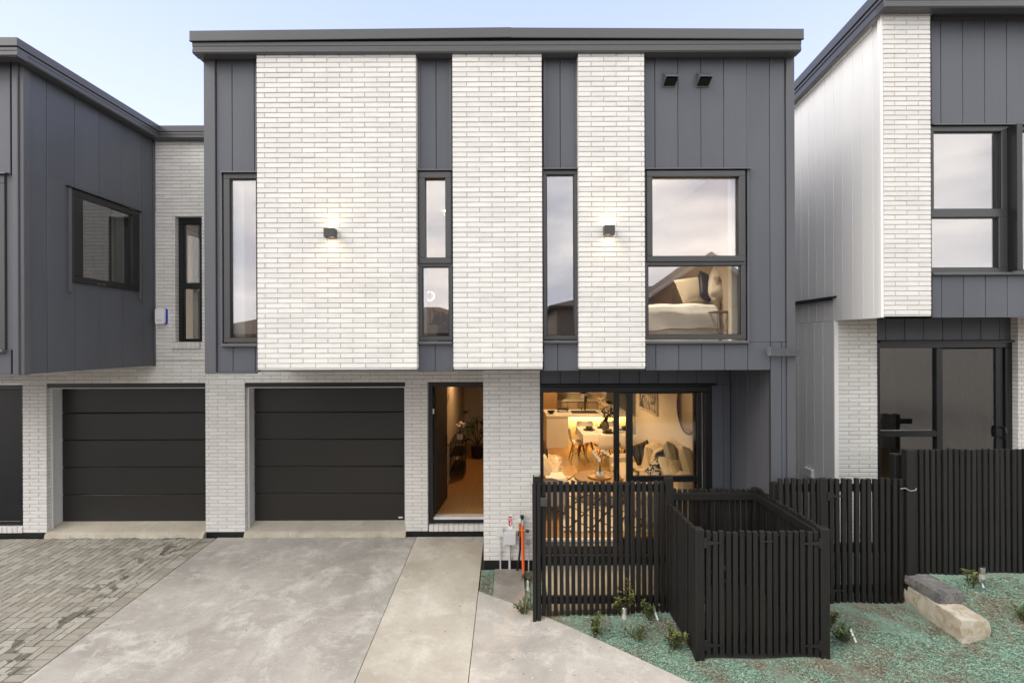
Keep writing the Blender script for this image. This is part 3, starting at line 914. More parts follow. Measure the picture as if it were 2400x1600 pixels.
m = MB(); m.obox((X(1448, d0), d0 + .055, Z(1118, d0)), (.035, .04, .16), b=.008); m.build('handle', BLACKALU, slf)
MB().box(X(1273, d0) + .002, X(1652, d0) - .002, d0 + .142, d0 + .2, .2, .262).build('threshold', mat('threshold_white', (.75, .73, .7), .5), slf)
MB().box(X(1645.5, d0), X(1651.5, d0), d0 + .09, d0 + .2, .27, 2.5).build('door_jamb', mat('jamb_cream', (.72, .66, .56), .6), slf)

# insides: floors, ceilings, partitions
FLOORW, t, b = nodes('oak_floor')
geo = t.nodes.new('ShaderNodeNewGeometry'); v = geo.outputs['Position']
br = t.nodes.new('ShaderNodeTexBrick')
br.inputs['Scale'].default_value = 1.0; br.inputs['Brick Width'].default_value = 0.19; br.inputs['Row Height'].default_value = 1.4; br.inputs['Mortar Size'].default_value = 0.002
br.inputs['Color1'].default_value = (.38, .19, .060, 1); br.inputs['Color2'].default_value = (.45, .24, .080, 1); br.inputs['Mortar'].default_value = (.16, .09, .035, 1)
t.links.new(v, br.inputs['Vector'])
c = mixc(t, .35, br.outputs['Color'], ramp(t, [(.3, .6), (.7, 1.1)], noise(t, v, 6, 6, .7, .5, stretch=(8, .6, 1))), 'MULTIPLY')
t.links.new(c, b.inputs['Base Color']); b.inputs['Roughness'].default_value = .42
CEIL = mat('ceiling_white', (.75, .73, .70), .8, .02, 1)
zf = .25
def room(x0, x1, y0, y1, z0, z1, walls='LRB', wm=PLASTER, fm=FLOORW, th=.06, nm='interior_wall'):
    if fm: MB().box(x0, x1, y0, y1, z0 - .05, z0).build('floor', fm, town)
    MB().box(x0 - th, x1 + th, y0, y1 + th, z1, z1 + .05).build('ceiling', CEIL, town)
    if 'L' in walls: MB().box(x0 - th, x0, y0, y1, z0, z1).build(nm, wm, town)
    if 'R' in walls: MB().box(x1, x1 + th, y0, y1, z0, z1).build(nm, wm, town)
    if 'B' in walls: MB().box(x0 - th, x1 + th, y1, y1 + th, z0, z1).build(nm, wm, town)
room(-1.275, -.36, DL + .22, 13.7, zf, 2.72)
MB().box(-1.27, -1.255, DL + 1.1, 13.69, zf, zf + .09).build('skirting', mat('skirting_white', (.75, .73, .7), .5), town)
room(-.24, 2.93, DS + .15, 10.7, zf, 2.72, 'LR')
room(-.24, 4.30, 10.7, 17.1, zf, 2.72, 'LRB')
MB().box(2.93, 4.30, 10.70, 10.76, zf, 2.72).build('interior_wall', PLASTER, town)
MB().box(.35, 3.27, DS + .10, DS + .14, 2.50, 2.72).build('interior_wall', PLASTER, town)
MB().box(X(1646, d0) + .06, 2.99, DS + .10, DS + .14, zf, 2.5).build('interior_wall', PLASTER, town)
MB().box(-.30, X(1266, d0) - .01, DS + .10, DS + .14, zf, 2.5).build('interior_wall', PLASTER, town)
zu, zcu = 3.09, 5.55
CARPET = mat('carpet', (.35, .31, .25), .95, .1, 30)
UPW = mat('upper_wall_paint', (.52, .44, .34), .8, .03, 2)
dw = DC + .075
room(-3.62, -2.2, dw, 9.4, zu, zcu, 'LRB', UPW, CARPET)
room(-2.08, -.36, dw, 9.4, zu, zcu, 'LRB', UPW, CARPET)
room(-.24, 1.06, dw, 9.4, zu, zcu, 'LRB', UPW, CARPET)
room(1.18, 2.93, dw, 9.6, zu, zcu, 'LRB', mat('bedroom_paint', (.60, .48, .34), .8, .03, 2), CARPET)
MB().box(1.18, 2.9, dw - .018, dw + .02, zu - .05, ZW0 - .02).build('interior_wall', UPW, town)
rv = mat('reveal_cream', (.74, .70, .60), .6, .02, 2)
MB().box(X(1738, DC) - .07, X(1738, DC) + .03, dw + .03, dw + .12, ZW0, ZW1).build('window_reveal', rv, town)
MB().box(X(539, DC), X(539, DC) + .12, dw + .03, dw + .2, ZW0, ZW1).build('window_reveal', rv, town)
MB().box(X(990, DC) - .03, X(990, DC) + .035, dw + .03, dw + .12, ZW0, ZW1).build('window_reveal', rv, town)
MB().box(-3.6, 2.9, 9.7, 9.75, 3.0, 5.6).build('interior_wall', UPW, town)
H1.rest.build('brick', W_BRICK, town, kind='stuff')
MB().prism([(DC - .03, Z(826, DC) - .05), (DC - .09, Z(826, DC) - .05), (DC - .09, Z(826, DC) + .035), (DC - .08, Z(826, DC) + .035), (DC - .08, Z(826, DC) - .035), (DC - .03, Z(826, DC) - .035)], 'x', X(1796, DC), X(1865, DC)).build('overflow_tray', mat('wrapped_steel', (.09, .092, .10), .18, .2, 30, spec=.8), town)
MB().bev(X(1795, DC), X(1796.5, DC), DC - .093, DC - .03, Z(836, DC), Z(815, DC), .001).build('tray_end', mat('tray_end_steel', (.16, .16, .17), .25), town)

# ------------------------------------------------------------------ the house on the left
lh = thing('town_house', 'townhouse whose charcoal boarded upper storey overhangs the garage beside the paved drive', 'townhouse', (-7.5, 5.7, 0))
H2 = House(lh)
LX, LF, LZ0, LZ1 = -5.893, 5.70, 2.822, 6.64
def yl(px): return -LX * F / (CX - px)
wy0, wy1, wz0, wz1 = yl(167), yl(323), 4.025, 5.285
jy = [yl(q) for q in (70, 111.6, 177.6, 235, 288, 334, 360)]
clad_y(lh, jy, wz1 + .03, LZ1, LX, 1)
clad_y(lh, jy, LZ0, wz0 - .002, LX, 1)
clad_y(lh, [jy[0], jy[1], wy0 - .005], wz0 - .02, wz1 + .03, LX, 1)
clad_y(lh, [wy1 + .005, jy[5], jy[6]], wz0 - .02, wz1 + .03, LX, 1)
MB().bev(LX - .03, LX + .02, LF - .001, jy[0] - .002, LZ0 - .008, LZ1 + .02, .006).build('corner_board', TRIM, lh)
MB().bev(LX - .03, LX + .012, jy[6] + .002, DL - .008, LZ0 - .008, LZ1 + .02, .004).build('corner_board', TRIM, lh)
MB().bev(LX - .001, LX + .016, jy[0], jy[6], LZ1 - .07, LZ1 + .01, .003).build('frieze_board', ALU, lh)
# window in the side wall
fr = MB()
def fy(m_, a, b, c, d): return m_.bev(LX - .05, LX + .03, a, b, c, d, .004)
wd = .085
fy(fr, wy0, wy1, wz1 - wd, wz1); fy(fr, wy0, wy1, wz0, wz0 + wd); fy(fr, wy0, wy0 + .155, wz0 + wd + .001, wz1 - wd - .001); fy(fr, wy1 - .135, wy1, wz0 + wd + .001, wz1 - wd - .001)
wf = fr.build('window', BLACKALU, lh)
MB().box(LX - .008, LX - .002, wy0 + .15, wy1 - .13, wz0 + wd - .003, wz1 - wd + .003).build('pane', glass('side_glass', .17, (.75, .75, .75)), wf)
MB().prism([(LX - .03, wz1 + .03), (LX + .055, wz1 + .016), (LX + .057, wz1 + .004), (LX - .03, wz1 + .012)][::-1], 'y', wy0 - .07, wy1 + .05).build('head_flashing', BLACKALU, wf)
for a in (wy0 - .05, wy1 + .012): MB().bev(LX + .001, LX + .035, a, a + .035, wz0 - .14, wz1 + .012, .003).build('edge_trim', TRIM, wf)
m = MB()
for a in (.35, .42): m.obox((LX + .035, wy0 + (wy1 - wy0) * a, wz0 + .02), (.012, .05, .014), b=.002)
m.build('stay', mat('stay_steel', (.12, .12, .12), .5), wf)
# front, seen almost edge on at the picture border
x33, x3 = X(33, LF), X(3, LF)
MB().bev(x33, LX - .031, LF - .02, LF + .02, LZ0 - .008, LZ1 + .02, .005).build('corner_board', TRIM, lh)
jx = [-9.2 + .283 * i for i in range(12)]
jx = [q for q in jx if q < X(24, LF) - .06] + [X(26, LF)]
cz1, cz0 = Z(407, LF), Z(815, LF)
clad_x(lh, jx + [x33 - .002] if jx[-1] < x33 - .05 else jx, cz1, LZ1, LF)
clad_x(lh, jx, LZ0, cz0, LF)
clad_x(lh, [X(16, LF), x33 - .002], cz0, cz1, LF)
window_x(lh, -8.2, X(15, LF), cz0, cz1, LF - .02, [(-8.1, X(-8, LF), cz0 + .1, cz1 - .1)], GLASS, ALU, .09, (-8.25, X(24, LF), cz1 + .015), (-8.2, X(15, LF), cz0))
MB().box(-9.2, LX - .05, LF + .06, 13, LZ0 - .02, LZ0 - .002).build('soffit', SOFFIT, lh)
# brick strip between the two houses, garage wall below
ph2 = X(573, DL) - .005
xw0, xw1 = X(365, DL), XLc - .004
xo0, xo1 = X(411, DL), X(473.5, DL)
zs_, zh_ = .03 + .06 * round((Z(802, DL) - .03) / .06), .03 + .06 * round((Z(506, DL) - .03) / .06)
zup = 2.525 + .36
zup = .03 + .06 * round((zup - .03) / .06)
brick_wall(H2, xw0, xw1 - .004, zh_ + .0, (.03 + .06 * 110) - .0, DL, ph2, 0, single=True)
brick_wall(H2, xw0, xo0, zs_, zh_ - .001, DL, ph2, 0, dp=.10)
brick_wall(H2, xo1, xw1 - .004, zs_, zh_ - .001, DL, ph2, 0, dp=.10)
brick_wall(H2, xw0, xw1 - .004, zup + .001, zs_ - .001, DL, ph2, 0)
soldier(H2, X(402, DL), X(471, DL), zs_ - .10, zs_ - .004, DL + .0, .068, .16, .045)
dwn = DL + .085
window_x(lh, X(414, dwn), X(473, dwn), zs_, zh_, dwn, [(X(431, dwn), X(468, dwn), Z(661, dwn), Z(522, dwn)), (X(429, dwn), X(468, dwn), Z(792, dwn), Z(673, dwn))], GLASS, BLACKALU, .08)
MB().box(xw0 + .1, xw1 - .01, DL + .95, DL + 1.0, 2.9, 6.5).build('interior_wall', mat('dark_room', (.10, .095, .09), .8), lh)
MB().box(xo0 + .16, xo0 + .25, DL + .2, DL + .3, zs_, zh_).build('window_reveal', rv, lh)
brick_wall(H2, X(-120, DL), X(480, DL), 2.525, zup, DL, ph2, 1)
xp0, xp1 = X(52, DL), X(108, DL)
brick_wall(H2, xp0, xp1, .03, 2.522, DL, ph2, 1, dp=.075)
MB().box(xp0 + .01, xp1 - .004, DL + .01, DL + .1, g(7.8) - .1, .026).build('foundation', BITUMEN, lh)
garage(lh, xp1, X(480, DL), DL, 2.525)
soldier(H2, X(-80, DL), xp0, .03, .13, DL + .01, .082)
MB().box(X(-80, DL), xp0 - .002, DL + .02, DL + .1, g(7.8) - .1, .026).build('foundation', BITUMEN, lh)
# dark entry beside the pier
m = MB()
m.bev(xp0 - .09, xp0 + .001, DL + .05, DL + .13, .135, 2.50, .004).bev(xp0 - 1.3, xp0 - .091, DL + .05, DL + .13, 2.42, 2.50, .004).bev(xp0 - 1.3, xp0 - .091, DL + .05, DL + .13, .135, .21, .004)
en = m.build('entry_door', BLACKALU, lh)
m = MB(); m.bev(xp0 - 1.25, xp0 - .092, DL + .075, DL + .11, .211, 2.419, .004); m.build('door_leaf', mat('door_black', (.012, .012, .013), .4), en)
MB().box(-10.0, xp0 - 1.3, DL + .05, DL + .12, .03, 2.52).build('side_wall', W_BRICK, lh)
# eaves
LG = LX + .155
gutter(lh, 'y', LF - .188, 7.735, LG, 1, 6.565, 6.67, 0)
gutter(lh, 'x', -9.4, LG + .0005, LF - .20, -1, 6.566, 6.669, 0)
gutter(lh, 'x', LG - .119, XLc - .02, 7.735, -1, 6.5655, 6.6695, 0)
def cap(root, pts, z0_, z1_):
    m_ = MB(); m_.prism(pts, 'z', z0_, z1_); return m_.build('cap_flashing', GUTTER, root)
cap(lh, [(-9.4, LF - .215), (LG + .015, LF - .215), (LG + .015, 7.73), (XLc - .02, 7.73), (XLc - .02, 7.9), (LG - .2, 7.9), (LG - .2, LF - .02), (-9.4, LF - .02)], 6.68, 6.775)
MB().box(-9.4, LX - .03, LF - .08, LF + .05, 6.655, 6.667).build('soffit', SOFFIT, lh)
MB().box(LX - .03, LG - .06, LF - .08, DL, 6.6555, 6.667).build('soffit', SOFFIT, lh)
MB().box(-9.4, LG - .2, LF - .02, 13, 6.69, 6.77).build('roof', ROOFM, lh)
MB().box(LG - .2, XLc - .02, 7.9, 13, 6.69, 6.77).build('roof', ROOFM, lh)
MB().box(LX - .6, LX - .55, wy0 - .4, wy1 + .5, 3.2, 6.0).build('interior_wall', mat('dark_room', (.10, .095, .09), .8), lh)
MB().box(LX - .13, LX - .06, yl(301) - .15, yl(301), wz0 + .09, wz1 - .09).build('window_reveal', mat('reveal_green', (.55, .58, .52), .7), lh)
MB().box(-9.2, LX - .06, 12.9, 13, 0, 6.6).build('rear_wall', UPW, lh)
H2.rest.build('brick', W_BRICK, lh, kind='stuff')

# ------------------------------------------------------------------ the house on the right, half a metre higher up
rh = thing('town_house', 'townhouse with a pale grey boarded side wall rising behind the tall slat fence', 'townhouse', (6.5, 6.0, 0))
H3 = House(rh)
RX, RB, RC, RL = 4.775, 5.93, 6.05, 6.85
rz0, rz1 = 3.515, 3.515 + 3.84
rb0, rb1 = X(2073.5, RB) + .0, X(2183.5, RB)
brick_wall(H3, rb0, rb1, rz0, rz1, RB, rb0 + .14, 0, dp=.10)
MB().box(rb0 + .004, rb1 - .004, RB + .004, RB + .11, rz0 - .014, rz0 - .002).build('lintel', mat('white_lintel', (0.7, 0.69, 0.66), 0.5), rh)
MB().bev(rb0 - .035, rb0 - .002, RB + .005, RB + .06, rz0 - .03, rz1, .004).build('corner_board', PALE, rh)
def yr(px): return RX * F / (px - CX)
sl_ = .125
def ztop(y): return 7.37 - (y - RB) * sl_
jr_ = sorted([yr(q) for q in (1878.6, 1896, 1914, 1934, 1955, 1976, 2000, 2024, 2048, 2066)] + [yr(1861), yr(1845), 8.2, 8.4, 8.6, 8.8])
clad_y(rh, jr_, rz0 - .03, 0, RX, -1, PALE, PALEGAP, .005, ztop=ztop)
clad_y(rh, [8.8, 9.6, 10.4, 11.2, 12.0], rz0 - .03, 0, RX, -1, PALE, PALEGAP, .005, ztop=ztop)
MB().add([(RX - .035, yr(2048) , ztop(yr(2048)) - .10), (RX - .035, 11.9, ztop(11.9) - .10), (RX - .035, 11.9, ztop(11.9) - .03), (RX - .035, yr(2048), ztop(yr(2048)) - .03),
          (RX - .001, yr(2048), ztop(yr(2048)) - .10), (RX - .001, 11.9, ztop(11.9) - .10), (RX - .001, 11.9, ztop(11.9) - .03), (RX - .001, yr(2048), ztop(yr(2048)) - .03)],
         [(0, 3, 2, 1), (4, 5, 6, 7), (0, 1, 5, 4), (3, 7, 6, 2), (0, 4, 7, 3), (1, 2, 6, 5)]).build('eaves_bead', PALE, rh)
# the ledge flashing at floor level and the lower side wall under it
zl0 = 3.80
jl = [RL + .06] + [RL + .06 + .2 * i for i in range(1, 12)]
clad_y(rh, jl, -.1, zl0 - .02 if False else 3.48, RX, -1, PALE, PALEGAP, .005)
MB().prism([(RX + .02, zl0 + .05), (RX - .07, zl0 + .035), (RX - .072, zl0 - .02), (RX - .06, zl0 - .02), (RX - .055, zl0 + .01), (RX + .02, zl0 + .02)], 'y', yr(1961), 9.0).build('ledge_flashing', BLACKALU, rh)
MB().bev(RX - .012, RX + .05, RL - .004, RL + .055, .1, 3.48, .005).build('corner_board', PALE, rh)
rl0, rl1 = X(1961.5, RL), X(2056, RL)
RZ = .25
brick_wall(H3, rl0 + .005, rl1, RZ, RZ + .06 * 56, RL, rl0 + .17, 0, dp=.09)
RS = 6.95
jx3 = [X(2056, RS)] + [X(2057 + 19 + 44.6 * i, RS) for i in range(7)] + [X(2376, RS)]
clad_x(rh, jx3, Z(803, RS), 3.52, RS)
xe0 = X(2386, RL)
brick_wall(H3, xe0, xe0 + 1.5, RZ, RZ + .06 * 56, RL, xe0 + .2, 0, dp=.10)
# lower slider
d3 = RS - .02
def bz(mb_, a, b, t_, u, y0_, y1_): return mb_.bev(X(a, d3), X(b, d3), y0_, y1_, Z(u, d3), Z(t_, d3), .004)
m = MB()
bz(m, 2056, 2374, 805, 819, d3, d3 + .12); bz(m, 2056, 2063, 819.2, 1240, d3 + .001, d3 + .12); bz(m, 2357, 2374, 819.2, 1240, d3 + .001, d3 + .12)
bz(m, 2197, 2211, 819.2, 1240, d3 + .01, d3 + .09); bz(m, 2063.2, 2196.8, 1013, 1027, d3 + .01, d3 + .08); bz(m, 2339, 2356.8, 819.2, 1240, d3 + .03, d3 + .1)
rs = m.build('sliding_door', BLACKALU, rh)
MB().prism([(RS - .06, Z(806, RS)), (RS - .06, Z(803, RS)), (RS + .01, Z(800, RS)), (RS + .01, Z(806, RS))], 'x', X(2056, RS), X(2378, RS)).build('head_flashing', BLACKALU, rs)
for a, b, t_, u in ((2063, 2197, 819, 1013), (2063, 2197, 1027, 1238), (2211, 2339, 822, 1238)):
    MB().box(X(a, d3), X(b, d3), d3 + .05, d3 + .056, Z(u, d3), Z(t_, d3)).build('pane', GLASS_DIM, rs)
m = MB(); xx = X(2349, d3)
m.tube([(xx, d3 + .02, Z(1030, d3)), (xx, d3 - .04, Z(1030, d3)), (xx, d3 - .05, Z(1018, d3)), (xx, d3 - .04, Z(1006, d3)), (xx, d3 + .02, Z(1006, d3))], .014, 8); m.build('handle', BLACKALU, rs)
DKR = mat('neighbour_room', (.34, .33, .30), .8)
def rroom(x0, x1, y0, y1, z0, z1, wm):
    MB().box(x0, x1, y0, y1, z0 - .05, z0).build('floor', FLOORW, rh)
    MB().box(x0 - .05, x1 + .05, y0, y1, z1, z1 + .05).build('ceiling', CEIL, rh)
    MB().box(x0 - .05, x0, y0, y1, z0, z1).build('interior_wall', wm, rh)
    MB().box(x1, x1 + .05, y0, y1, z0, z1).build('interior_wall', wm, rh)
    MB().box(x0 - .05, x1 + .05, y1, y1 + .05, z0, z1).build('interior_wall', wm, rh)
rroom(RX + .1, 9.5, RS + .14, 11.5, .55, 3.2, DKR)
rroom(RX + .1, 9.5, RC + .12, 11.5, 3.6, 6.9, mat('grey_room', (.30, .31, .32), .8))
MB().box(RX + .06, RX + .1, 6.2, 12, 3.62, 6.95).build('wall_core', DKR, rh)
# upper boards and window
uz0, uz1 = Z(649, RC), Z(300, RC)
ja = [X(2185, RC)] + [X(2207.7 + 51.4 * i, RC) for i in range(14)]
clad_x(rh, ja, uz1, 7.38, RC)
clad_x(rh, ja, rz0 - .03, uz0, RC)
MB().bev(X(2186, RC), 9.0, RC - .03, RC - .001, 7.315, 7.378, .004).build('frieze_board', ALU, rh)
d4 = RC - .03
P4 = [(X(2191, d4), X(2350, d4), Z(494, d4), Z(312, d4)), (X(2185, d4), X(2343, d4), Z(632, d4), Z(513, d4))]
wn = window_x(rh, X(2184, d4), X(2368, d4), uz0 + .0, uz1 - .01, d4, P4, GLASS, ALU, .1, (X(2184, d4), 9.0, uz1), (X(2184, d4), 9.0, uz0 + .03))
MB().bev(X(2362, d4), X(2375, d4), d4 - .12, d4 - .002, Z(640, d4), Z(304, d4), .004).build('mullion_fin', BLACKALU, wn)
window_x(rh, X(2369, d4) + .003, X(2369, d4) + 1.2, uz0, uz1 - .01, d4, [(X(2376, d4), X(2369, d4) + 1.1, uz0 + .06, uz1 - .07)], GLASS, ALU, .1)
# roof: eaves gutter along the front, sloping barge along the side
RG, RGX = 5.79, 4.655
gutter(rh, 'x', RGX + .0, 9.2, RG, -1, 7.30, 7.44, 0)
MB().box(rb1 + .01, 9.2, RG + .06, RC + .06, 7.385, 7.40).build('soffit', SOFFIT, rh)
def rake(xa, xb, z0_, z1_, mt_, nm, ya=RG, yb=12.2):
    def zz(y, z_): return z_ - (y - RG) * sl_
    MB().add([(x_, y_, zz(y_, z_)) for z_ in (z0_, z1_) for x_, y_ in ((xa, ya), (xb, ya), (xb, yb), (xa, yb))],
             [(3, 2, 1, 0), (4, 5, 6, 7), (0, 1, 5, 4), (1, 2, 6, 5), (2, 3, 7, 6), (3, 0, 4, 7)]).build(nm, mt_, rh)
rake(RGX, RGX + .03, 7.305, 7.40, GUTTER, 'barge_board', RG + .002)
rake(RGX - .012, RGX + .03, 7.402, 7.445, GUTTER, 'barge_board', RG + .002)
rake(RGX - .03, RGX + .14, 7.455, 7.58, GUTTER, 'cap_flashing', RG - .02)
rake(RGX + .031, RX + .02, 7.345, 7.36, SOFFIT, 'soffit', RG + .06)
rake(RGX + .14, 9.2, 7.455, 7.56, ROOFM, 'roof', RG - .02)
MB().box(RGX + .1, 9.2, RG - .02, RG + .1, 7.45, 7.60).build('cap_flashing', GUTTER, rh)
MB().box(9.5, 9.6, RB + .2, 12.2, -.1, 7.3).build('side_wall', PALE, rh)
MB().box(RX + .06, 9.6, 12.1, 12.2, -.1, 6.6).build('rear_wall', PALE, rh)
H3.rest.v and H3.rest.build('brick', W_BRICK, rh, kind='stuff')

# ------------------------------------------------------------------ lawn: sprayed green mulch over soil, rising towards the right house
def lump(x, y): return .012 * math.sin(x * 3.1 + 1) * math.sin(y * 2.7) + .008 * math.sin(x * 7.3 + y * 5.1)
FY, FA = 5.50, 5.62                                    # front and side fence lines
BX0, BX1, BY0, BY1 = 1.87, 3.215, 4.69, 6.05           # bin enclosure
def lz(x, y):
    z = gr(x, y) - .012 + lump(x, y) * (.3 + .7 * sstep(0, .4, x - lawn_edge(y)))
    z += .35 * sstep(4.70, 5.0, x) * sstep(4.55, 5.5, y)
    if .45 < x < 3.3: z -= .25 * sstep(FY + .03, FY + .15, y)
    return z
def lawn_edge(y): return diag(y) + .012 if y < 6.24 else XW1 + .012
def GL_(px, py):                # lawn point under a pixel
    lo_, hi_ = 3.0, 7.0
    for _ in range(50):
        d = (lo_ + hi_) / 2
        if Z(py, d) > lz(X(px, d), d): lo_ = d
        else: hi_ = d
    return X(px, d), d
def mth1(t_, a):
    n_ = t_.nodes.new('ShaderNodeMath'); n_.operation = 'SUBTRACT'; n_.inputs[0].default_value = 1.0; t_.links.new(a, n_.inputs[1]); return n_.outputs[0]
LAWN, t, b = nodes('sprayed_lawn')
geo = t.nodes.new('ShaderNodeNewGeometry'); v = geo.outputs['Position']
c = mixc(t, ramp(t, [(.39, 0.0), (.55, 1.0)], mth1(t, noise(t, v, 2.1, 9, .72, .4))), (.22, .178, .125), (.23, .36, .275))
c = mixc(t, ramp(t, [(.46, 0.0), (.66, .6)], noise(t, v, 34, 6, .75)), c, (.15, .125, .088))
c = mixc(t, ramp(t, [(.56, 0.0), (.72, .8)], noise(t, v, 60, 4, .7)), c, (.30, .47, .37))
t.links.new(c, b.inputs['Base Color']); b.inputs['Roughness'].default_value = .95
bp = t.nodes.new('ShaderNodeBump'); bp.inputs['Strength'].default_value = 1.0; bp.inputs['Distance'].default_value = .02
t.links.new(noise(t, v, 55, 6, .75), bp.inputs['Height']); t.links.new(bp.outputs['Normal'], b.inputs['Normal'])
m = MB(); NX, NY = 90, 80
for i in range(NY + 1):
    y = 2.4 + (6.79 - 2.4) * i / NY
    for k in range(NX + 1):
        x = lawn_edge(y) + (9.5 - lawn_edge(y)) * (k / NX)
        m.v.append((x, y, lz(x, y)))
for i in range(NY):
    for k in range(NX):
        a = i * (NX + 1) + k
        m.f.append((a, a + 1, a + NX + 2, a + NX + 1))
m.build('lawn', LAWN, kind='structure', smooth=True)
# the mulch itself: strands of dyed fibre, bits of straw and crumbs of soil lying on it
FIB, t, b = nodes('mulch_fibre')
geo = t.nodes.new('ShaderNodeNewGeometry')
gc = ramp(t, [(0.0, (.165, .28, .205)), (.40, (.23, .36, .275)), (.72, (.33, .46, .37)), (.86, (.15, .23, .14)), (1.0, (.20, .165, .115))], geo.outputs['Random Per Island'])
sc_ = ramp(t, [(0.0, (.20, .165, .115)), (.6, (.26, .22, .155)), (.8, (.22, .31, .23)), (1.0, (.15, .12, .085))], geo.outputs['Random Per Island'])
c = mixc(t, ramp(t, [(.45, 0.0), (.61, .9)], noise(t, geo.outputs['Position'], 2.1, 9, .72, .4)), gc, sc_)
t.links.new(c, b.inputs['Base Color']); b.inputs['Roughness'].default_value = .9
m = MB(); rnd = random.Random(5)
def patchy(x, y): return math.sin(x * 2.3 + 1.7 * math.sin(y * 1.9)) + math.sin(y * 3.7 + 1.3 * math.sin(x * 2.9 + .5)) + .8 * math.sin(x * 9.1 + y * 6.3)
cnt = 0
while cnt < 60000:
    y = 3.3 + 3.45 * rnd.random() ** .8
    x = -.4 + 7.4 * rnd.random()
    if x < lawn_edge(y) + .01 or abs(x) > y * 1.12 + .2: continue
    if -.21 < x < .22 and y > 5.68: continue
    if y > FY and x > .5 or (BX0 < x < BX1 and BY0 < y): continue
    if patchy(x, y) > (.9 if x < 2 else .2) and rnd.random() < .82: continue
    a = rnd.random() * 6.283; L = .004 + .012 * rnd.random() ** 1.6; wd = .0012 + .0022 * rnd.random()
    z = lz(x, y) + .001 + .007 * rnd.random()
    dx, dy = math.cos(a) * L, math.sin(a) * L; nx, ny = -math.sin(a) * wd, math.cos(a) * wd
    tl = rnd.uniform(-.006, .007)
    m.add([(x - dx - nx, y - dy - ny, z), (x + dx - nx, y + dy - ny, z + tl), (x + dx + nx, y + dy + ny, z + tl + .004), (x - dx + nx, y - dy + ny, z + .004)], [(0, 1, 2, 3)])
    cnt += 1
for _ in range(5200):                                    # the first blades of grass coming through
    y = 3.4 + 2.2 * rnd.random(); x = -.4 + 7.2 * rnd.random()
    if x < lawn_edge(y) + .01 or (BX0 - .02 < x < BX1 + .02 and BY0 - .02 < y) or (y > FY and x < 3.3) or abs(x) > y * 1.12 + .2: continue
    if -.21 < x < .22 and y > 5.68: continue
    a = rnd.random() * 6.283; h = .012 + .035 * rnd.random(); z = lz(x, y); w_ = .0016
    m.add([(x - w_, y, z), (x + w_, y, z), (x + .4 * h * math.cos(a), y + .4 * h * math.sin(a), z + h)], [(0, 1, 2)])
m.build('seed_mulch', FIB, kind='stuff', label='green sprayed seed mulch lying over the bare soil')

# ------------------------------------------------------------------ fences of black stained slats
def slat(m, cx, cy, wx, wy, z0, z1): return m.bev(cx - wx / 2, cx + wx / 2, cy - wy / 2, cy + wy / 2, z0, z1, .004)
_sl = {}
def slat_obj(root, x, y, wx, wy, z0, z1, name='slat'):
    key = (round(wx, 3), round(wy, 3), round(z1 - z0, 2))
    if key not in _sl:
        q = MB(); slat(q, 0, 0, wx, wy, 0, key[2])
        me_ = bpy.data.meshes.new(name); me_.from_pydata(q.v, [], q.f); me_.materials.append(FENCE); _sl[key] = me_
    meshobj(name, _sl[key], (x + random.uniform(-.002, .002), y + random.uniform(-.003, .003), z0 + random.uniform(-.009, .007)), root,
            (random.uniform(-.003, .003), random.uniform(-.004, .004), random.uniform(-.02, .02)))
def post(root, x, y, w_, z0, z1): MB().bev(x - w_ / 2, x + w_ / 2, y - w_ / 2, y + w_ / 2, z0, z1, .006).build('post', FENCE, root)
def rail(root, x0, x1, y0, y1, z0, z1): MB().bev(x0, x1, y0, y1, z0, z1, .004).build('rail', FENCE, root)
HINGE = mat('black_strap_iron', (.014, .014, .014), .45)
def strap(root, x, y, z, sgn):
    m_ = MB(); m_.obox((x, y - .004, z), (.030, .006, .10), b=.001)
    m_.prism([(x + sgn * .015, z - .022), (x + sgn * .17, z - .006), (x + sgn * .17, z + .006), (x + sgn * .015, z + .022)], 'y', y - .007, y - .002)
    m_.build('hinge', HINGE, root)
WIRE = mat('galvanised_wire', (.35, .35, .35), .35, metal=1.0)

# front gate with the fixed panel next to it
gate = thing('slat_gate', 'black slatted gate standing ajar-free in front of the lit sliding door', 'gate', (1.05, FY, g(FY)))
gate['label'] = 'black slatted garden gate in front of the lit living room, with a square latch box'
gt, gb = Z(1129, FY), .06
def fx(px): return X(px, FY)
pitch = .0694
gx = [fx(1272.5) + pitch * i for i in range(13)]
for x in gx: slat_obj(gate, x, FY, .044, .036, gb - .06, gt)
RZS = [Z(q, FY + .03) for q in (1153, 1319, 1414)]
for z in RZS: rail(gate, gx[0] - .03, gx[-1] + .03, FY + .02, FY + .062, z, z + .088)
m = MB().bev(gx[0] - .05, gx[0] + .045, FY - .055, FY - .02, Z(1187, FY - .05), Z(1167, FY - .05), .006)
m.build('latch', mat('latch_plastic', (.035, .033, .032), .25, spec=.7), gate)
fen = thing('slat_fence', 'black slatted fence panel between the gate and the bin enclosure', 'fence', (1.75, FY, g(FY)))
px_ = [fx(1453) + .0688 * i for i in range(8)]
for x in px_: slat_obj(fen, x, FY - .004, .046, .040, gb - .06, gt + .006)
for z in RZS: rail(fen, px_[0] - .03, 1.86, FY + .02, FY + .062, z, z + .088)
post(fen, fx(1567), FY + .02, .09, -.3, gt + .05)
gp = thing('gate_post', 'black timber gate post against the brick pillar', 'post', (fx(1256), FY, g(FY)))
post(gp, fx(1257), FY + .015, .09, -.28, gt + .07)
slat_obj(gp, fx(1256) - .030, FY - .045, .042, .034, -.24, gt + .0)
slat_obj(gp, fx(1256) + .022, FY - .045, .042, .034, -.24, gt - .01)
MB().bev(fx(1250), fx(1263), FY - .03, FY + .06, gt + .07, gt + .076, .001).build('post_cap', mat('raw_post_top', (.30, .28, .22), .9), gp)

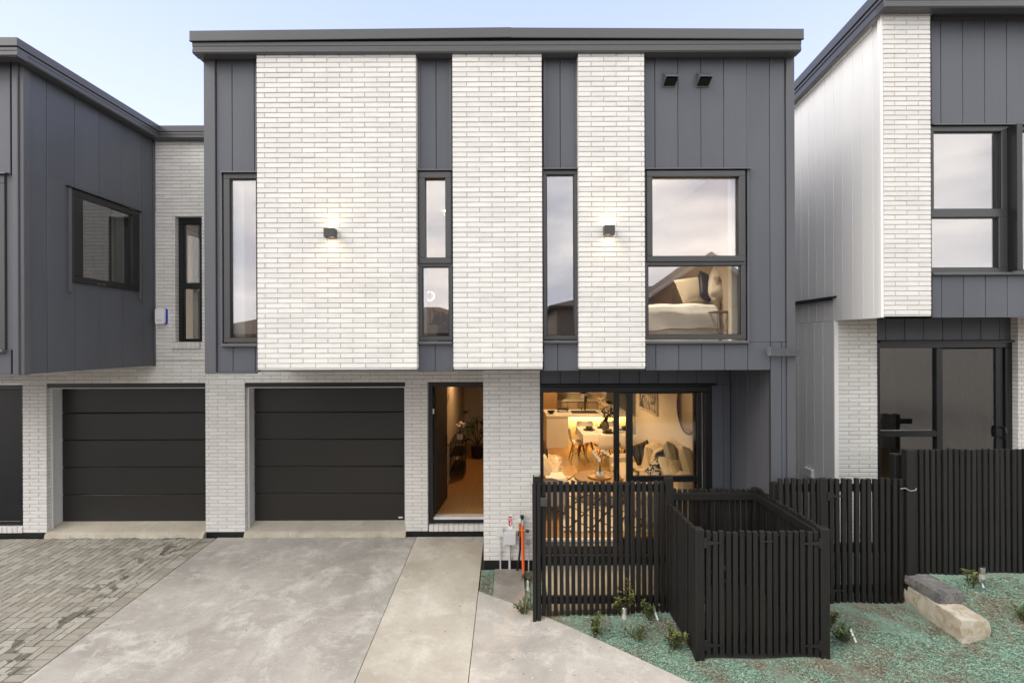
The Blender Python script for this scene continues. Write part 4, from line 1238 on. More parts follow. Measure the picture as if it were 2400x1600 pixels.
# bin enclosure, open at the top
bin_ = thing('bin_enclosure', 'square open-topped black slatted bin enclosure standing on the green lawn', 'enclosure', ((BX0 + BX1) / 2, BY0, g(BY0)))
zt = Z(1245, BY0); zb = gr(2.5, BY0) + .02
post(bin_, BX0 + .045, BY0 + .045, .09, -.3, zt + .012); post(bin_, BX1 - .045, BY0 + .045, .09, -.3, zt + .012)
post(bin_, BX1 - .045, BY1 - .045, .09, -.3, zt + .012); post(bin_, BX0 + .045, BY1 - .045, .09, -.3, zt + .012)
n = 17
for i in range(n):
    x = BX0 + .13 + (BX1 - BX0 - .26) * i / (n - 1)
    slat_obj(bin_, x, BY0 + .022, .046, .036, zb + .01, zt - .012)
    slat_obj(bin_, x, BY1 - .022, .046, .036, zb, zt - .004)
n = 18
for i in range(n):
    y = BY0 + .13 + (BY1 - BY0 - .26) * i / (n - 1)
    slat_obj(bin_, BX0 + .020, y, .036, .046, zb, zt - .006)
    slat_obj(bin_, BX1 - .020, y, .036, .046, zb, zt - .006)
for z in (zt - .13, .17):
    rail(bin_, BX0 + .095, BX1 - .095, BY1 - .088, BY1 - .042, z, z + .09)
    rail(bin_, BX0 + .042, BX0 + .088, BY0 + .095, BY1 - .095, z, z + .09)
    rail(bin_, BX1 - .088, BX1 - .042, BY0 + .095, BY1 - .095, z, z + .09)
    rail(bin_, BX0 + .10, BX1 - .10, BY0 + .044, BY0 + .086, z - .03, z + .06)
for z in (zt - .12, .16):
    strap(bin_, BX0 + .098, BY0 + .002, z, 1); strap(bin_, BX1 - .098, BY0 + .002, z - .01, -1)
xm = (BX0 + BX1) / 2 + .04
MB().tube([(xm - .06, BY0, zt - .10), (xm - .05, BY0 - .012, zt - .105), (xm + .05, BY0 - .012, zt - .105), (xm + .06, BY0, zt - .10)], .005, 6).build('hook', HINGE, bin_)
# pale plastic bag caught behind the slats
tag(MB().grid(lambda u, v_: (BX0 + .12 + .05 * math.sin(3 * u) + .03 * math.sin(9 * v_), BY0 + .11 + .03 * math.sin(6 * v_ + 3 * u), zb + .10 + .42 * v_ + .02 * math.sin(8 * u)), 6, 10).build('plastic_bag', mat('white_plastic', (.75, .75, .75), .4), smooth=True),
    'crumpled white plastic sheet glimpsed between the slats inside the bin enclosure', 'plastic bag')

# side fence: a lower gate and a higher run to the right
fa = thing('slat_gate', 'black slatted side gate with strap hinges, lower than the fence run beside it', 'gate', (4.2, FA, g(FA)))
xa0, xa1 = X(1823, FA), X(2113, FA)
zta, zba = Z(1123, FA), gr(4, FA) + .0
n = 20; pa = (xa1 - xa0 - .045) / (n - 1)
for i in range(n): 
    wd = .046
    slat_obj(fa, xa0 + .022 + pa * i, FA, wd, .040, zba - .02, zta)
for z in (zta - .17, .65, .16): rail(fa, xa0, xa1 - .02, FA + .022, FA + .066, z, z + .09)
post(fa, xa0 - .005, FA + .07, .09, -.3, zta - .07)
MB().bev(X(1918, FA), X(1936, FA), FA - .028, FA + .02, zba - .02, zta + .002, .004).build('post', FENCE, fa)
strap(fa, X(1937, FA), FA - .03, Z(1163, FA), 1); strap(fa, X(1937, FA), FA - .03, Z(1383, FA), 1)
fb = thing('slat_fence', 'tall black slatted fence run in front of the grey-walled house, above two stacked stones', 'fence', (5.8, FA, .2))
ztb = Z(1056, FA)
xb0 = X(2137, FA)
n = 31
for i in range(n):
    x = xb0 + .034 + .0690 * i
    zz = lz(x, FA) - .0 if x > 4.98 else .33
    slat_obj(fb, x, FA, .046, .040, zz - .01, ztb)
post(fb, X(2126, FA), FA - .005, .094, -.22, ztb - .0)
post(fb, X(2098, FA + .12), FA + .12, .09, -.2, ztb - .08)
for z in (ztb - .17, 1.05, .55): rail(fb, xb0 - .06, xb0 + 2.3, FA + .022, FA + .066, z, z + .09)
MB().tube([(X(2104, FA), FA - .03, Z(1147, FA)), (X(2112, FA), FA - .045, Z(1144, FA)), (X(2122, FA), FA - .06, Z(1150, FA)), (X(2136, FA), FA - .05, Z(1149, FA)), (X(2139, FA), FA - .04, Z(1145, FA))], .006, 6).build('latch', WIRE, fb)

# ------------------------------------------------------------------ two retaining stones
def stone(name, c, size, rotz, mt_, label, seed, chip=.02):
    rn = random.Random(seed)
    m_ = MB(); nx, ny, nz = 5, 10, 3
    P = {}
    h = [q / 2 for q in size]
    for i in range(nx + 1):
        for j_ in range(ny + 1):
            for k in range(nz + 1):
                if 0 < i < nx and 0 < j_ < ny and 0 < k < nz: continue
                u, v_, w_ = 2 * i / nx - 1, 2 * j_ / ny - 1, 2 * k / nz - 1
                edge = sum(1 for q in (u, v_, w_) if abs(q) > .99)
                sh = 1 - (.035 * (edge - 1) if edge > 1 else 0)
                j3 = [rn.uniform(-chip, chip) * (.35 if (k == nz) else 1) for _ in range(3)]
                P[(i, j_, k)] = len(m_.v)
                m_.v.append((u * h[0] * sh + j3[0] * .6, v_ * h[1] * (1 - .4 * (1 - sh)) + j3[1] * .6, w_ * h[2] * sh + j3[2] * (.25 if k == nz else .7)))
    def face(fn, A, B):
        for a in range(A):
            for b_ in range(B): m_.f.append((P[fn(a, b_)], P[fn(a + 1, b_)], P[fn(a + 1, b_ + 1)], P[fn(a, b_ + 1)]))
    face(lambda a, b_: (a, b_, nz), nx, ny); face(lambda a, b_: (b_, a, 0), ny, nx)
    face(lambda a, b_: (a, 0, b_), nx, nz); face(lambda a, b_: (b_, ny, a), nz, nx)
    face(lambda a, b_: (0, b_, a), nz, ny); face(lambda a, b_: (nx, a, b_), ny, nz)
    mt2 = Matrix.Translation(c) @ Matrix.Rotation(rotz, 4, 'Z')
    m_.v = [tuple(mt2 @ Vector(q)) for q in m_.v]
    o = m_.build(name, mt_, label=label, cat='stone', group='retaining stones by the side fence', smooth=35)
    return o
def stone_mat(name, a, b_, c_):
    m_, t_, bb = nodes(name)
    geo_ = t_.nodes.new('ShaderNodeNewGeometry'); v_ = geo_.outputs['Position']
    cc = mixc(t_, ramp(t_, [(.38, 0.), (.62, 1.)], noise(t_, v_, 7, 8, .7, .8)), a, b_)
    cc = mixc(t_, ramp(t_, [(.52, 0.), (.66, .8)], noise(t_, v_, 12, 7, .7, 1.5)), cc, c_)
    t_.links.new(cc, bb.inputs['Base Color']); bb.inputs['Roughness'].default_value = .85
    bp_ = t_.nodes.new('ShaderNodeBump'); bp_.inputs['Strength'].default_value = .7; bp_.inputs['Distance'].default_value = .01
    t_.links.new(noise(t_, v_, 30, 8, .75), bp_.inputs['Height']); t_.links.new(bp_.outputs['Normal'], bb.inputs['Normal'])
    return m_
stone('retaining_stone', (4.865, 5.245, .160), (.29, .76, .25), R(-2), stone_mat('ochre_stone', (.56, .52, .44), (.36, .285, .18), (.46, .43, .37)), 'pale ochre-sided stone block lying under the darker stone at the fence foot', 3, .022)
stone('retaining_stone', (4.885, 5.40, .348), (.30, .44, .120), R(3), stone_mat('grey_stone', (.105, .10, .098), (.22, .21, .20), (.06, .058, .058)), 'dark grey stone slab stacked on the paler block at the fence foot', 8, .012)

# ------------------------------------------------------------------ young plants, garden lights
LEAF = mat('leaf_green', (.050, .085, .028), .5, .35, 20, rand=.5)
LEAFY = mat('leaf_yellow_green', (.16, .17, .045), .5, .35, 20, rand=.5)
STEM = mat('stem_brown', (.10, .075, .04), .8, .2, 10)
TAGM = mat('white_plant_label', (.75, .75, .76), .5, .03, 4)
def plant(px, py, h, spread, nstem, nleaf, lsize, label, tagged=False, yellow=.25, seed=0, tall=False):
    x, y = GL_(px, py)
    rn = random.Random(seed)
    z = lz(x, y)
    h *= .85; spread *= .85; lsize *= .85
    root = thing('young_shrub', label, 'plant', (x, y, z), 'young shrubs planted in the sprayed lawn')
    sm, l1, l2 = MB(), MB(), MB()
    for s_ in range(nstem):
        a = rn.random() * 6.283; d = spread * (.25 + .75 * rn.random()); hh = h * (.55 + .45 * rn.random())
        if tall and s_ == 0: hh = h * 1.5; d *= .4
        p0 = Vector((x + .02 * math.cos(a), y + .02 * math.sin(a), z - .01)); p2 = Vector((x + d * math.cos(a), y + d * math.sin(a), z + hh))
        p1 = (p0 + p2) / 2 + Vector((0, 0, hh * .18))
        sm.tube([p0, p1, p2], [.005, .0035, .002], 5)
        for k in range(nleaf):
            u = .2 + .8 * (k + rn.random()) / nleaf
            p = p0.lerp(p1, u * 2) if u < .5 else p1.lerp(p2, u * 2 - 1)
            aa = rn.random() * 6.283
            for _ in (0, 1): aa += 2.1; (l2 if rn.random() < yellow * (.4 + u) else l1).leaf(p, (math.cos(aa), math.sin(aa), rn.uniform(.1, .9)), lsize * 1.2 * rn.uniform(.6, 1.15), lsize * .55 * rn.uniform(.7, 1.1), rn.uniform(0, .35))
    sm.build('stem', STEM, root); l1.build('foliage', LEAF, root)
    if l2.v: l2.build('young_leaves', LEAFY, root)
    if tagged:
        q = MB()
        q.add([(x + .04, y - .03, z + .14), (x + .06, y - .03, z + .145), (x + .095, y - .06, z + .03), (x + .078, y - .06, z + .025)], [(0, 1, 2, 3)])
        q.add([(x + .035, y - .03, z + .14), (x + .05, y - .05, z + .175), (x + .065, y - .04, z + .15)], [(0, 1, 2)])
        q.build('label_tag', TAGM, root)
    return root
plant(1389, 1490, .26, .17, 9, 14, .050, 'low dark-leaved shrub beside the concrete edge, nearest the gate latch', seed=1)
plant(1458, 1442, .34, .18, 9, 12, .062, 'tallest young shrub with thin yellowish shoots standing before the fence panel', seed=2, tall=True, yellow=.55)
plant(1518, 1452, .24, .14, 7, 12, .045, 'small shrub with a white tag beside the bin enclosure wall', tagged=True, seed=3)
plant(1572, 1522, .30, .17, 9, 13, .050, 'yellow-green shrub at the foot of the bin enclosure corner', seed=4, yellow=.5)
plant(1490, 1500, .16, .20, 10, 9, .035, 'brownish low shrub behind the front garden light', seed=6, yellow=.2)
plant(1975, 1505, .22, .20, 10, 12, .048, 'sparse dark shrub with a white tag on the lawn between bin enclosure and stones', tagged=True, seed=5)
plant(1940, 1470, .20, .13, 6, 10, .045, 'small green shrub tucked against the right wall of the bin enclosure', seed=15, yellow=.4)
plant(2274, 1380, .26, .14, 6, 9, .060, 'leggy young shrub with a pale tag right behind the stacked stones', tagged=True, seed=7, yellow=.4)
plant(2398, 1462, .22, .12, 7, 10, .045, 'young shrub with yellowish tips farthest along the tall fence', tagged=True, seed=9, yellow=.4)
plant(1226, 1438, .20, .16, 12, 10, .032, 'tufty brown-green shrub at the end of the meter pad', seed=10, yellow=.15)
plant(1230, 1362, .10, .09, 9, 8, .030, 'small green seedling beside the orange pipe', seed=12, yellow=.3)

STEEL = mat('brushed_steel', (.62, .60, .57), .28, .05, 20, metal=1.0)
def garden_light(px, py, label, lean=(0, 0), h=.36, lift=0.0):
    x, y = GL_(px, py); z = lz(x, y)
    if lift: 
        y = lift; x = X(px, y); z = lz(x, y)
    root = thing('garden_light', label, 'garden light', (x, y, z), 'solar stake lights in the garden')
    MB().tube([(x, y, z - .03), (x + lean[0] * .6, y + lean[1], z + h * .62)], .007, 8).build('stake', STEEL, root)
    cx_, cy_ = x + lean[0], y + lean[1]
    MB().lathe([(.012, 0), (.027, .004), (.027, .055)], (cx_, cy_, z + h * .60), 14).build('lens', mat('lamp_lens', (.40, .40, .38), .15, spec=.8), root, smooth=30)
    MB().lathe([(.029, 0), (.029, .07), (.027, .073)], (cx_, cy_, z + h * .60 + .056), 14).build('body', STEEL, root, smooth=30)
    MB().lathe([(.031, 0), (.031, .01), (.029, .012)], (cx_, cy_, z + h * .60 + .130), 14).build('cap', BLACKALU, root, smooth=30)
garden_light(1461, 1497, 'steel solar stake light standing before the fence panel on the lawn')
garden_light(1243, 1424, 'steel solar stake light leaning beside the gate post', (-.03, 0))
garden_light(2297, 1392, 'short steel solar stake light between the stones and the tall fence', (.01, 0), .26)

# ------------------------------------------------------------------ services on the pillar
DPm = DP - .002
def pill(a, b_, t_, u, dep, mt_, name, parent=None, **k): return MB().bev(X(a, DP), X(b_, DP), DP - dep, DPm, Z(u, DP), Z(t_, DP), .006).build(name, mt_, parent, **k)
PVC = mat('grey_pvc', (.52, .53, .54), .4, .04, 6); PVCD = mat('pale_pvc', (.60, .60, .59), .45, .03, 6)
mb1 = thing('meter_box', 'larger square grey electrical box on the pillar, under the red sign', 'electrical box', (X(1193, DP), DP - .05, Z(1332, DP)))
pill(1178.5, 1208, 1243, 1273, .075, PVCD, 'body', mb1)
MB().bev(X(1180, DP), X(1206.5, DP), DP - .082, DP - .0755, Z(1271, DP), Z(1245, DP), .004).build('lid', PVCD, mb1)
m = MB()
for a in (1182, 1204.5):
    for b_ in (1247.5, 1268.5): m.obox((X(a, DP), DP - .0835, Z(b_, DP)), (.010, .003, .010), (0, R(45), 0), .001)
m.build('screw', PVC, mb1)
MB().tube([(X(1192.6, DP), DP - .03, Z(1273, DP)), (X(1192.6, DP), DP - .03, Z(1336, DP))], .017, 12).build('conduit', PVC, mb1, smooth=40)
MB().obox((X(1192.6, DP), DP - .02, Z(1302, DP)), (.075, .03, .016)).build('pipe_clip', PVC, mb1)
mb2 = thing('meter_box', 'small grey electrical box with a yellow warning mark on the pillar beside the larger one', 'electrical box', (X(1170, DP), DP - .04, Z(1332, DP)))
pill(1163.5, 1178, 1234, 1255.5, .05, mat('grey_box', (.60, .61, .61), .45, .03, 6), 'body', mb2)
MB().prism([(X(1168.5, DP), Z(1254.5, DP)), (X(1173.5, DP), Z(1254.5, DP)), (X(1171, DP), Z(1250.5, DP))], 'y', DP - .054, DP - .0505).build('warning_mark', mat('warning_yellow', (.72, .55, .06), .5), mb2)
MB().tube([(X(1171, DP), DP - .025, Z(1255.5, DP)), (X(1171, DP), DP - .025, Z(1336, DP))], .010, 10).build('conduit', PVC, mb2, smooth=40)
MB().obox((X(1171, DP), DP - .015, Z(1295, DP)), (.05, .025, .012)).build('pipe_clip', PVC, mb2)
sg = thing('warning_sign', 'small red arrow-shaped warning sign with white lightning on the brick pillar', 'sign', (X(1194.5, DP), DP - .01, Z(1238, DP)))
pill(1189.5, 1199.5, 1205, 1240, .006, mat('sign_white', (.82, .82, .82), .4), 'board', sg)
def sp_(pts, y0_, mt_, nm): MB().prism([(X(a, DP), Z(b_, DP)) for a, b_ in pts][::-1], 'y', y0_, y0_ + .002).build(nm, mt_, sg)
SR = mat('sign_red', (.52, .03, .045), .4, .03, 5); SWm = mat('sign_white', (.82, .82, .82), .4)
sp_([(1190.5, 1209), (1198.2, 1209), (1198.2, 1229), (1194.4, 1234.5), (1190.5, 1229)], DP - .0085, SR, 'red_field')
sp_([(1191, 1212.4), (1197.8, 1212.4), (1197.8, 1213.4), (1191, 1213.4)], DP - .0105, SWm, 'text_line')
sp_([(1191.8, 1215.6), (1197, 1215.6), (1197, 1216.4), (1191.8, 1216.4)], DP - .0105, SWm, 'text_line')
sp_([(1192, 1217.2), (1196, 1217.2), (1196, 1217.9), (1192, 1217.9)], DP - .0105, SWm, 'text_line')
sp_([(1196.9, 1219), (1197.6, 1221), (1194.9, 1226), (1193.2, 1227), (1193.4, 1225)], DP - .0105, SWm, 'lightning_mark')
sp_([(1196.6, 1225.4), (1197.4, 1227), (1194.6, 1231.6), (1193.6, 1231.6), (1194.2, 1229)], DP - .0105, SWm, 'lightning_mark')
sp_([(1190.8, 1206), (1192, 1206), (1192, 1208), (1190.8, 1208)], DP - .0105, mat('sign_blue', (.25, .45, .75), .4), 'blue_mark')
op = thing('marker_pipe', 'bright orange pipe with a black cap leaning on the pillar', 'pipe', (X(1223.5, 6.74), 6.74, -.1))
p0, p1 = Vector((X(1225, 6.66), 6.66, Z(1342, 6.66))), Vector((X(1222, 6.75), 6.75, Z(1214, 6.75)))
MB().tube([p0, p1], .0215, 12).build('pipe', mat('orange_pvc', (.78, .13, .025), .4, .05, 6), op, smooth=40)
MB().tube([p0.lerp(p1, .97), p0.lerp(p1, 1.055)], [.023, .027], 12).build('cap', BLACKALU, op, smooth=40)
q0, q1 = p0.lerp(p1, .88), p0.lerp(p1, .985)
MB().tube([q0 + Vector((.006, -.004, 0)), q1 + Vector((.006, -.004, 0))], .0195, 12).build('label_band', mat('band_blue', (.22, .52, .72), .4), op, smooth=40)
tp = thing('garden_tap', 'brass garden tap with a black hose on the pillar behind the orange pipe', 'tap', (X(1217, DP), DP - .06, 0))
BR = mat('brass', (.42, .27, .10), .3, .1, 20, metal=1.0)
yx = DP - .05
m = MB()
m.tube([(X(1217.5, yx), yx, Z(1225, yx)), (X(1217.5, yx), yx, Z(1256, yx))], .020, 10)
m.tube([(X(1216, yx), yx, Z(1241, yx)), (X(1231, yx), yx - .03, Z(1241, yx))], .017, 10)
m.tube([(X(1217.5, yx), DP, Z(1241, yx)), (X(1217.5, yx), yx, Z(1241, yx))], .014, 10)
m.build('valve', BR, tp, smooth=40)
MB().tube([(X(1231, yx), yx - .03, Z(1241, yx)), (X(1238, yx), yx - .04, Z(1243, yx))], [.02, .022], 10).build('hose_socket', BLACKALU, tp, smooth=40)
MB().lathe([(.012, 0), (.024, .02), (.026, .06), (.016, .075)], (X(1217, yx), yx, Z(1226, yx)), 12).build('cover', mat('tap_cover', (.70, .66, .60), .5), tp, smooth=40)
m = MB(); m.tube([(X(1214, yx), yx - .03, Z(1242, yx)), (X(1212.5, yx), yx - .04, Z(1253, yx))], .008, 6); m.build('lever', BLACKALU, tp)
MB().tube([(X(1217.5, yx), yx, Z(1256, yx)), (X(1217.3, yx), yx - .0, Z(1285, yx)), (X(1214, yx), yx - .01, Z(1312, yx)), (X(1210, yx), yx - .02, Z(1334, yx))], .016, 10).build('hose', BLACKALU, tp, smooth=40)
cp_ = thing('capped_conduit', 'thin grey capped conduit rising between the orange pipe and the gate post', 'pipe', (X(1237, DP), DP - .03, 0))
MB().tube([(X(1237, DP), DP - .028, Z(1265, DP)), (X(1237, DP), DP - .028, Z(1336, DP))], .010, 10).build('conduit', PVC, cp_, smooth=40)
MB().lathe([(.021, 0), (.024, .006), (.024, .06), (.020, .066)], (X(1236, DP), DP - .028, Z(1274, DP)), 12).build('cap', mat('grey_cap', (.30, .31, .32), .4), cp_, smooth=40)

# ------------------------------------------------------------------ wall lights, vents, alarm
LENS = emit('lamp_lens_lit', (1.0, .72, .38), 9.0)
def sconce(px0, px1, py0, py1, label):
    d = DB - .11
    x0, x1, z0, z1 = X(px0, d), X(px1, d), Z(py1, d), Z(py0, d)
    root = thing('wall_light', label, 'wall light', ((x0 + x1) / 2, DB - .06, z0), 'up and down wall lights on the brick')
    m_ = MB()
    w_ = .006
    m_.bev(x0, x1, d, d + w_, z0, z1, .002).bev(x0, x1, DB - .028, DB - .022, z0, z1, .002)
    m_.bev(x0, x0 + w_, d + w_ + .0002, DB - .029, z0, z1, .002).bev(x1 - w_, x1, d + w_ + .0002, DB - .029, z0, z1, .002)
    m_.build('shade', mat('lamp_housing', (.055, .053, .055), .5, .05, 10), root)
    MB().bev(x0 + .012, x1 - .012, DB - .0215, DB - .002, z0 + .012, z1 + .004, .003).build('mount', BLACKALU, root)
    xc, yc = (x0 + x1) / 2, (d + DB - .03) / 2
    MB().box(x0 + w_ + .001, x1 - w_ - .001, d + w_ + .001, DB - .030, (z0 + z1) / 2 - .004, (z0 + z1) / 2 + .004).build('divider', STEEL, root)
    for sg_, zz in ((1, z1 - .03), (-1, z0 + .016)):
        MB().lathe([(.028, 0), (.034, .006), (.028, .012)], (xc, yc, zz), 14).build('lens', LENS, root)
        li = bpy.data.lights.new('lamp', 'SPOT'); li.energy = 1.5; li.color = (1, .70, .36); li.spot_size = R(150); li.spot_blend = .9; li.shadow_soft_size = .02
        lo = bpy.data.objects.new('bulb', li); COL.objects.link(lo)
        lo.location = Vector((xc, yc + .01, zz + (.018 if sg_ > 0 else -.006))) - WPOS[root.name]
        lo.rotation_euler = (R(180) if sg_ > 0 else 0, 0, 0); lo.parent = root
sconce(759, 784.5, 532.5, 553, 'dark up-and-down wall light glowing on the wide brick panel above the garage')
sconce(1418, 1442.5, 528, 549.5, 'dark up-and-down wall light glowing on the narrow brick panel beside the bedroom window')
def vent(px, py, label):
    d = DC
    x, z = X(px, d), Z(py, d)
    root = thing('vent_hood', label, 'vent', (x, d - .06, z - .09), 'vent hoods under the eaves')
    MB().bev(x - .088, x + .088, d - .008, d - .001, z - .088, z + .088, .002).build('flange', CLAD, root)
    m_ = MB(); xo0_, xo1_ = x - .070, x + .070
    yb_, yf_ = d - .009, d - .13
    tk = .004
    # sloping hood, open below
    m_.add([(xo0_, yb_, z + .085), (xo1_, yb_, z + .085), (xo1_, yf_, z - .012), (xo0_, yf_, z - .012)], [(0, 3, 2, 1)])
    m_.add([(xo0_, yb_, z + .085), (xo0_, yf_, z - .012), (xo0_, yf_, z - .024), (xo0_, yb_, z - .078)], [(0, 1, 2, 3)])
    m_.add([(xo1_, yb_, z + .085), (xo1_, yf_, z - .012), (xo1_, yf_, z - .024), (xo1_, yb_, z - .078)], [(3, 2, 1, 0)])
    m_.add([(xo0_, yf_, z - .012), (xo1_, yf_, z - .012), (xo1_, yf_, z - .024), (xo0_, yf_, z - .024)], [(0, 3, 2, 1)])
    o = m_.build('hood', CLAD, root)
    so_ = o.modifiers.new('thick', 'SOLIDIFY'); so_.thickness = .004; so_.offset = -1
    MB().box(xo0_ + .008, xo1_ - .008, d - .014, d - .0085, z - .074, z + .07).build('duct', mat('duct_dark', (.006, .006, .006), .8), root)
    MB().prism([(d - .012, z - .070), (d - .10, z - .028), (d - .10, z - .024), (d - .012, z - .064)], 'x', xo0_ + .008, xo1_ - .008).build('flap', mat('duct_dark', (.006, .006, .006), .8), root)
vent(1570, 190, 'charcoal vent hood on the boards under the eaves, nearer the brick')
vent(1648, 190.5, 'charcoal vent hood on the boards under the eaves, nearer the house corner')
al = thing('alarm_box', 'white alarm siren box with a blue side on the narrow brick strip', 'alarm box', (X(377, DL), DL - .04, Z(755, DL)))
ax0, ax1, az0, az1 = X(364, DL - .07), X(386, DL - .07), Z(756, DL - .07), Z(720, DL - .07)
def rr(x0, x1, z0, z1, r_, n=5):
    P = []
    for cx_, cz_, a0 in ((x1 - r_, z1 - r_ * .4, 0), (x0 + r_, z1 - r_ * .4, 90), (x0 + r_, z0 + r_, 180), (x1 - r_, z0 + r_, 270)):
        rv_ = r_ * .4 if a0 < 180 else r_
        for k in range(n): 
            a = R(a0 + 90 * k / (n - 1)); P.append((cx_ + r_ * math.cos(a) if a0 >= 180 else cx_ + r_ * math.cos(a), cz_ + rv_ * math.sin(a)))
    return P
MB().prism(rr(ax0, ax1, az0, az1, .035)[::-1], 'y', DL - .075, DL - .045).build('cover', mat('alarm_white', (.80, .80, .82), .35, .02, 3), al, smooth=35)
MB().prism(rr(ax0 + .004, ax1 + .020, az0 - .004, az1 + .003, .035)[::-1], 'y', DL - .0445, DL - .020).build('lens_band', mat('alarm_blue', (.035, .045, .42), .3, .05, 3), al, smooth=35)
MB().prism(rr(ax0 + .006, ax1 + .026, az0 - .006, az1 + .003, .035)[::-1], 'y', DL - .0195, DL - .001).build('base', mat('alarm_white', (.80, .80, .82), .35, .02, 3), al, smooth=35)
MB().box(ax0 + .02, ax1 - .045, DL - .0775, DL - .0752, az0 + .058, az0 + .064).build('marking', mat('marking_grey', (.12, .12, .14), .5), al)
ob = thing('junction_box', 'small white outlet box low on the pale grey side wall behind the side gate', 'electrical box', (RX - .03, 7.4, 1.4))
MB().bev(RX - .05, RX - .002, 7.32, 7.50, Z(1120, 7.4), Z(1100, 7.4), .006).build('body', mat('outlet_white', (.78, .78, .78), .4, .02, 5), ob)

# ------------------------------------------------------------------ inside the living room
def zi(py, d): return Z(py, d)
OAK = mat('oak', (.34, .19, .085), .5, .15, 10)
WALNUT = mat('warm_timber', (.22, .13, .06), .5, .25, 9, stretch=(1, 6, 1))
STONEW = mat('white_stone', (.68, .63, .56), .35, .06, 2)
CABIN = mat('cabinet_beige', (.48, .39, .29), .5, .03, 2)
TALLC = mat('cabinet_timber', (.33, .20, .09), .5, .1, 4, stretch=(1, 1, .2))
BLK = mat('black_metal', (.012, .012, .012), .4)
LINEN = mat('white_linen', (.72, .67, .60), .85, .05, 8)
CREAM = mat('cream_fabric', (.62, .54, .42), .9, .10, 14)

# kitchen: island with a stone end, back bench and return
isl = thing('kitchen_island', 'white stone kitchen island with a glowing strip under its top', 'kitchen island', (2.3, 13, zf))
MB().box(1.06, 3.62, 12.98, 14.15, 1.11, 1.15).build('benchtop', STONEW, isl)
MB().box(1.07, 1.67, 13.0, 14.1, zf, 1.11).build('end_panel', STONEW, isl)
MB().box(1.675, 3.6, 13.32, 14.1, zf, 1.11).build('cabinet', mat('island_panel', (.72, .62, .46), .6, .02, 2), isl)
MB().box(1.70, 3.58, 13.20, 13.24, 1.092, 1.108).build('led_strip', emit('led_warm', (1.0, .70, .22), 4.5), isl)
MB().box(X(1338, 13.6), X(1398, 13.6), 13.33, 13.85, 1.1505, 1.154).build('sink', mat('sink_dark', (.05, .042, .035), .3), isl)
m = MB(); xt = X(1370.5, 13.95)
m.tube([(xt, 13.95, 1.15), (xt, 13.95, 1.50), (xt, 13.9, 1.58), (xt, 13.78, 1.58), (xt - .0, 13.72, 1.50), (xt, 13.72, 1.42)], .022, 8)
m.tube([(xt - .10, 13.97, 1.15), (xt - .10, 13.97, 1.24)], .012, 6)
tag(m.build('tap', BLK, smooth=40), 'tall black gooseneck tap on the kitchen island', 'tap')
kb = thing('kitchen_bench', 'beige rear kitchen bench with a white top under the window strip', 'kitchen bench', (3, 16.7, zf))
MB().box(1.70, 4.28, 16.3, 17.05, 1.11, 1.15).build('benchtop', STONEW, kb)
MB().box(3.10, 4.28, 14.3, 16.298, 1.11, 1.15).build('benchtop', STONEW, kb)
for i in range(4):
    a = 1.72 + i * .355
    MB().bev(a, a + .347, 16.33, 16.36, zf + .1, 1.10, .004).build('cabinet_door', CABIN if i != 2 else mat('dishwasher', (.30, .24, .17), .4), kb)
MB().box(3.13, 3.15, 14.33, 16.29, zf + .1, 1.10).build('cabinet_door', CABIN, kb)
MB().box(1.71, 4.27, 17.04, 17.06, 1.15, 1.31).build('splashback', mat('splash_tile', (.62, .50, .34), .4), kb)
wk = MB().bev(1.74, 3.66, 17.0, 17.09, 1.30, 1.34, .004).build('window_sill', mat('sill_white', (.8, .78, .74), .5), kb)
MB().box(1.84, 3.50, 17.03, 17.085, 1.345, 2.0).build('window', mat('night_window', (.02, .02, .025), .1, spec=.8), kb)
tcab = thing('tall_cabinet', 'tall timber kitchen cabinet beside the rear bench', 'cabinet', (1.1, 16, zf))
MB().bev(.55, 1.09, 15.8, 16.9, zf, 2.5, .005).build('side_panel', TALLC, tcab); MB().bev(1.10, 1.66, 15.8, 16.9, zf, 2.5, .005).build('cabinet_door', TALLC, tcab)
hob = thing('gas_hob', 'black gas hob on the kitchen bench return', 'hob', (3.45, 15.6, 1.15))
m = MB(); m.box(3.2, 3.75, 15.3, 15.85, 1.151, 1.158)
for a in (3.33, 3.6):
    for b_ in (15.45, 15.7):
        for k in range(3): m.obox((a, b_, 1.19), (.18, .018, .02), (0, 0, R(60 * k)))
        m.lathe([(.05, 0), (.05, .03)], (a, b_, 1.158), 10)
m.build('trivet', BLK, hob)
def turned(name, prof, c, mt_, label, cat, n=18, group=None): return MB().lathe(prof, c, n).build(name, mt_, None, smooth=40, label=label, cat=cat, group=group)
turned('kettle', [(.09, 0), (.12, .03), (.12, .20), (.08, .28), (.03, .30), (.02, .34)], (3.52, 14.75, 1.15), BLK, 'black kettle on the kitchen bench return behind the door frame', 'kettle')
turned('black_bowl', [(.05, 0), (.10, .05), (.105, .09), (.09, .085), (.04, .02)], (X(1291, 13.3), 13.3, 1.15), BLK, 'small black bowl at the near corner of the kitchen island', 'bowl')
ft = thing('fruit_stand', 'black footed tray with dried twigs on the kitchen island', 'tray', (X(1318, 13.7), 13.7, 1.15))
m = MB(); xx = X(1318, 13.7)
m.obox((xx, 13.7, 1.23), (.34, .2, .05), (0, .06, 0), .015)
for a in (-.14, .14): m.tube([(xx + a, 13.7, 1.15), (xx + a * .9, 13.7, 1.22)], .014, 6)
m.build('tray', BLK, ft)
m = MB()
for i in range(14): m.leaf((xx + random.uniform(-.12, .12), 13.7, 1.25), (random.uniform(-.6, 1), random.uniform(-.5, .5), random.uniform(.1, .5)), .16, .03)
m.build('twig', mat('dried_leaf', (.07, .06, .03), .8), ft)
hp = thing('potted_herb', 'small white pot of greenery on the kitchen window sill', 'pot plant', (X(1368, 16.85), 16.85, 1.15))
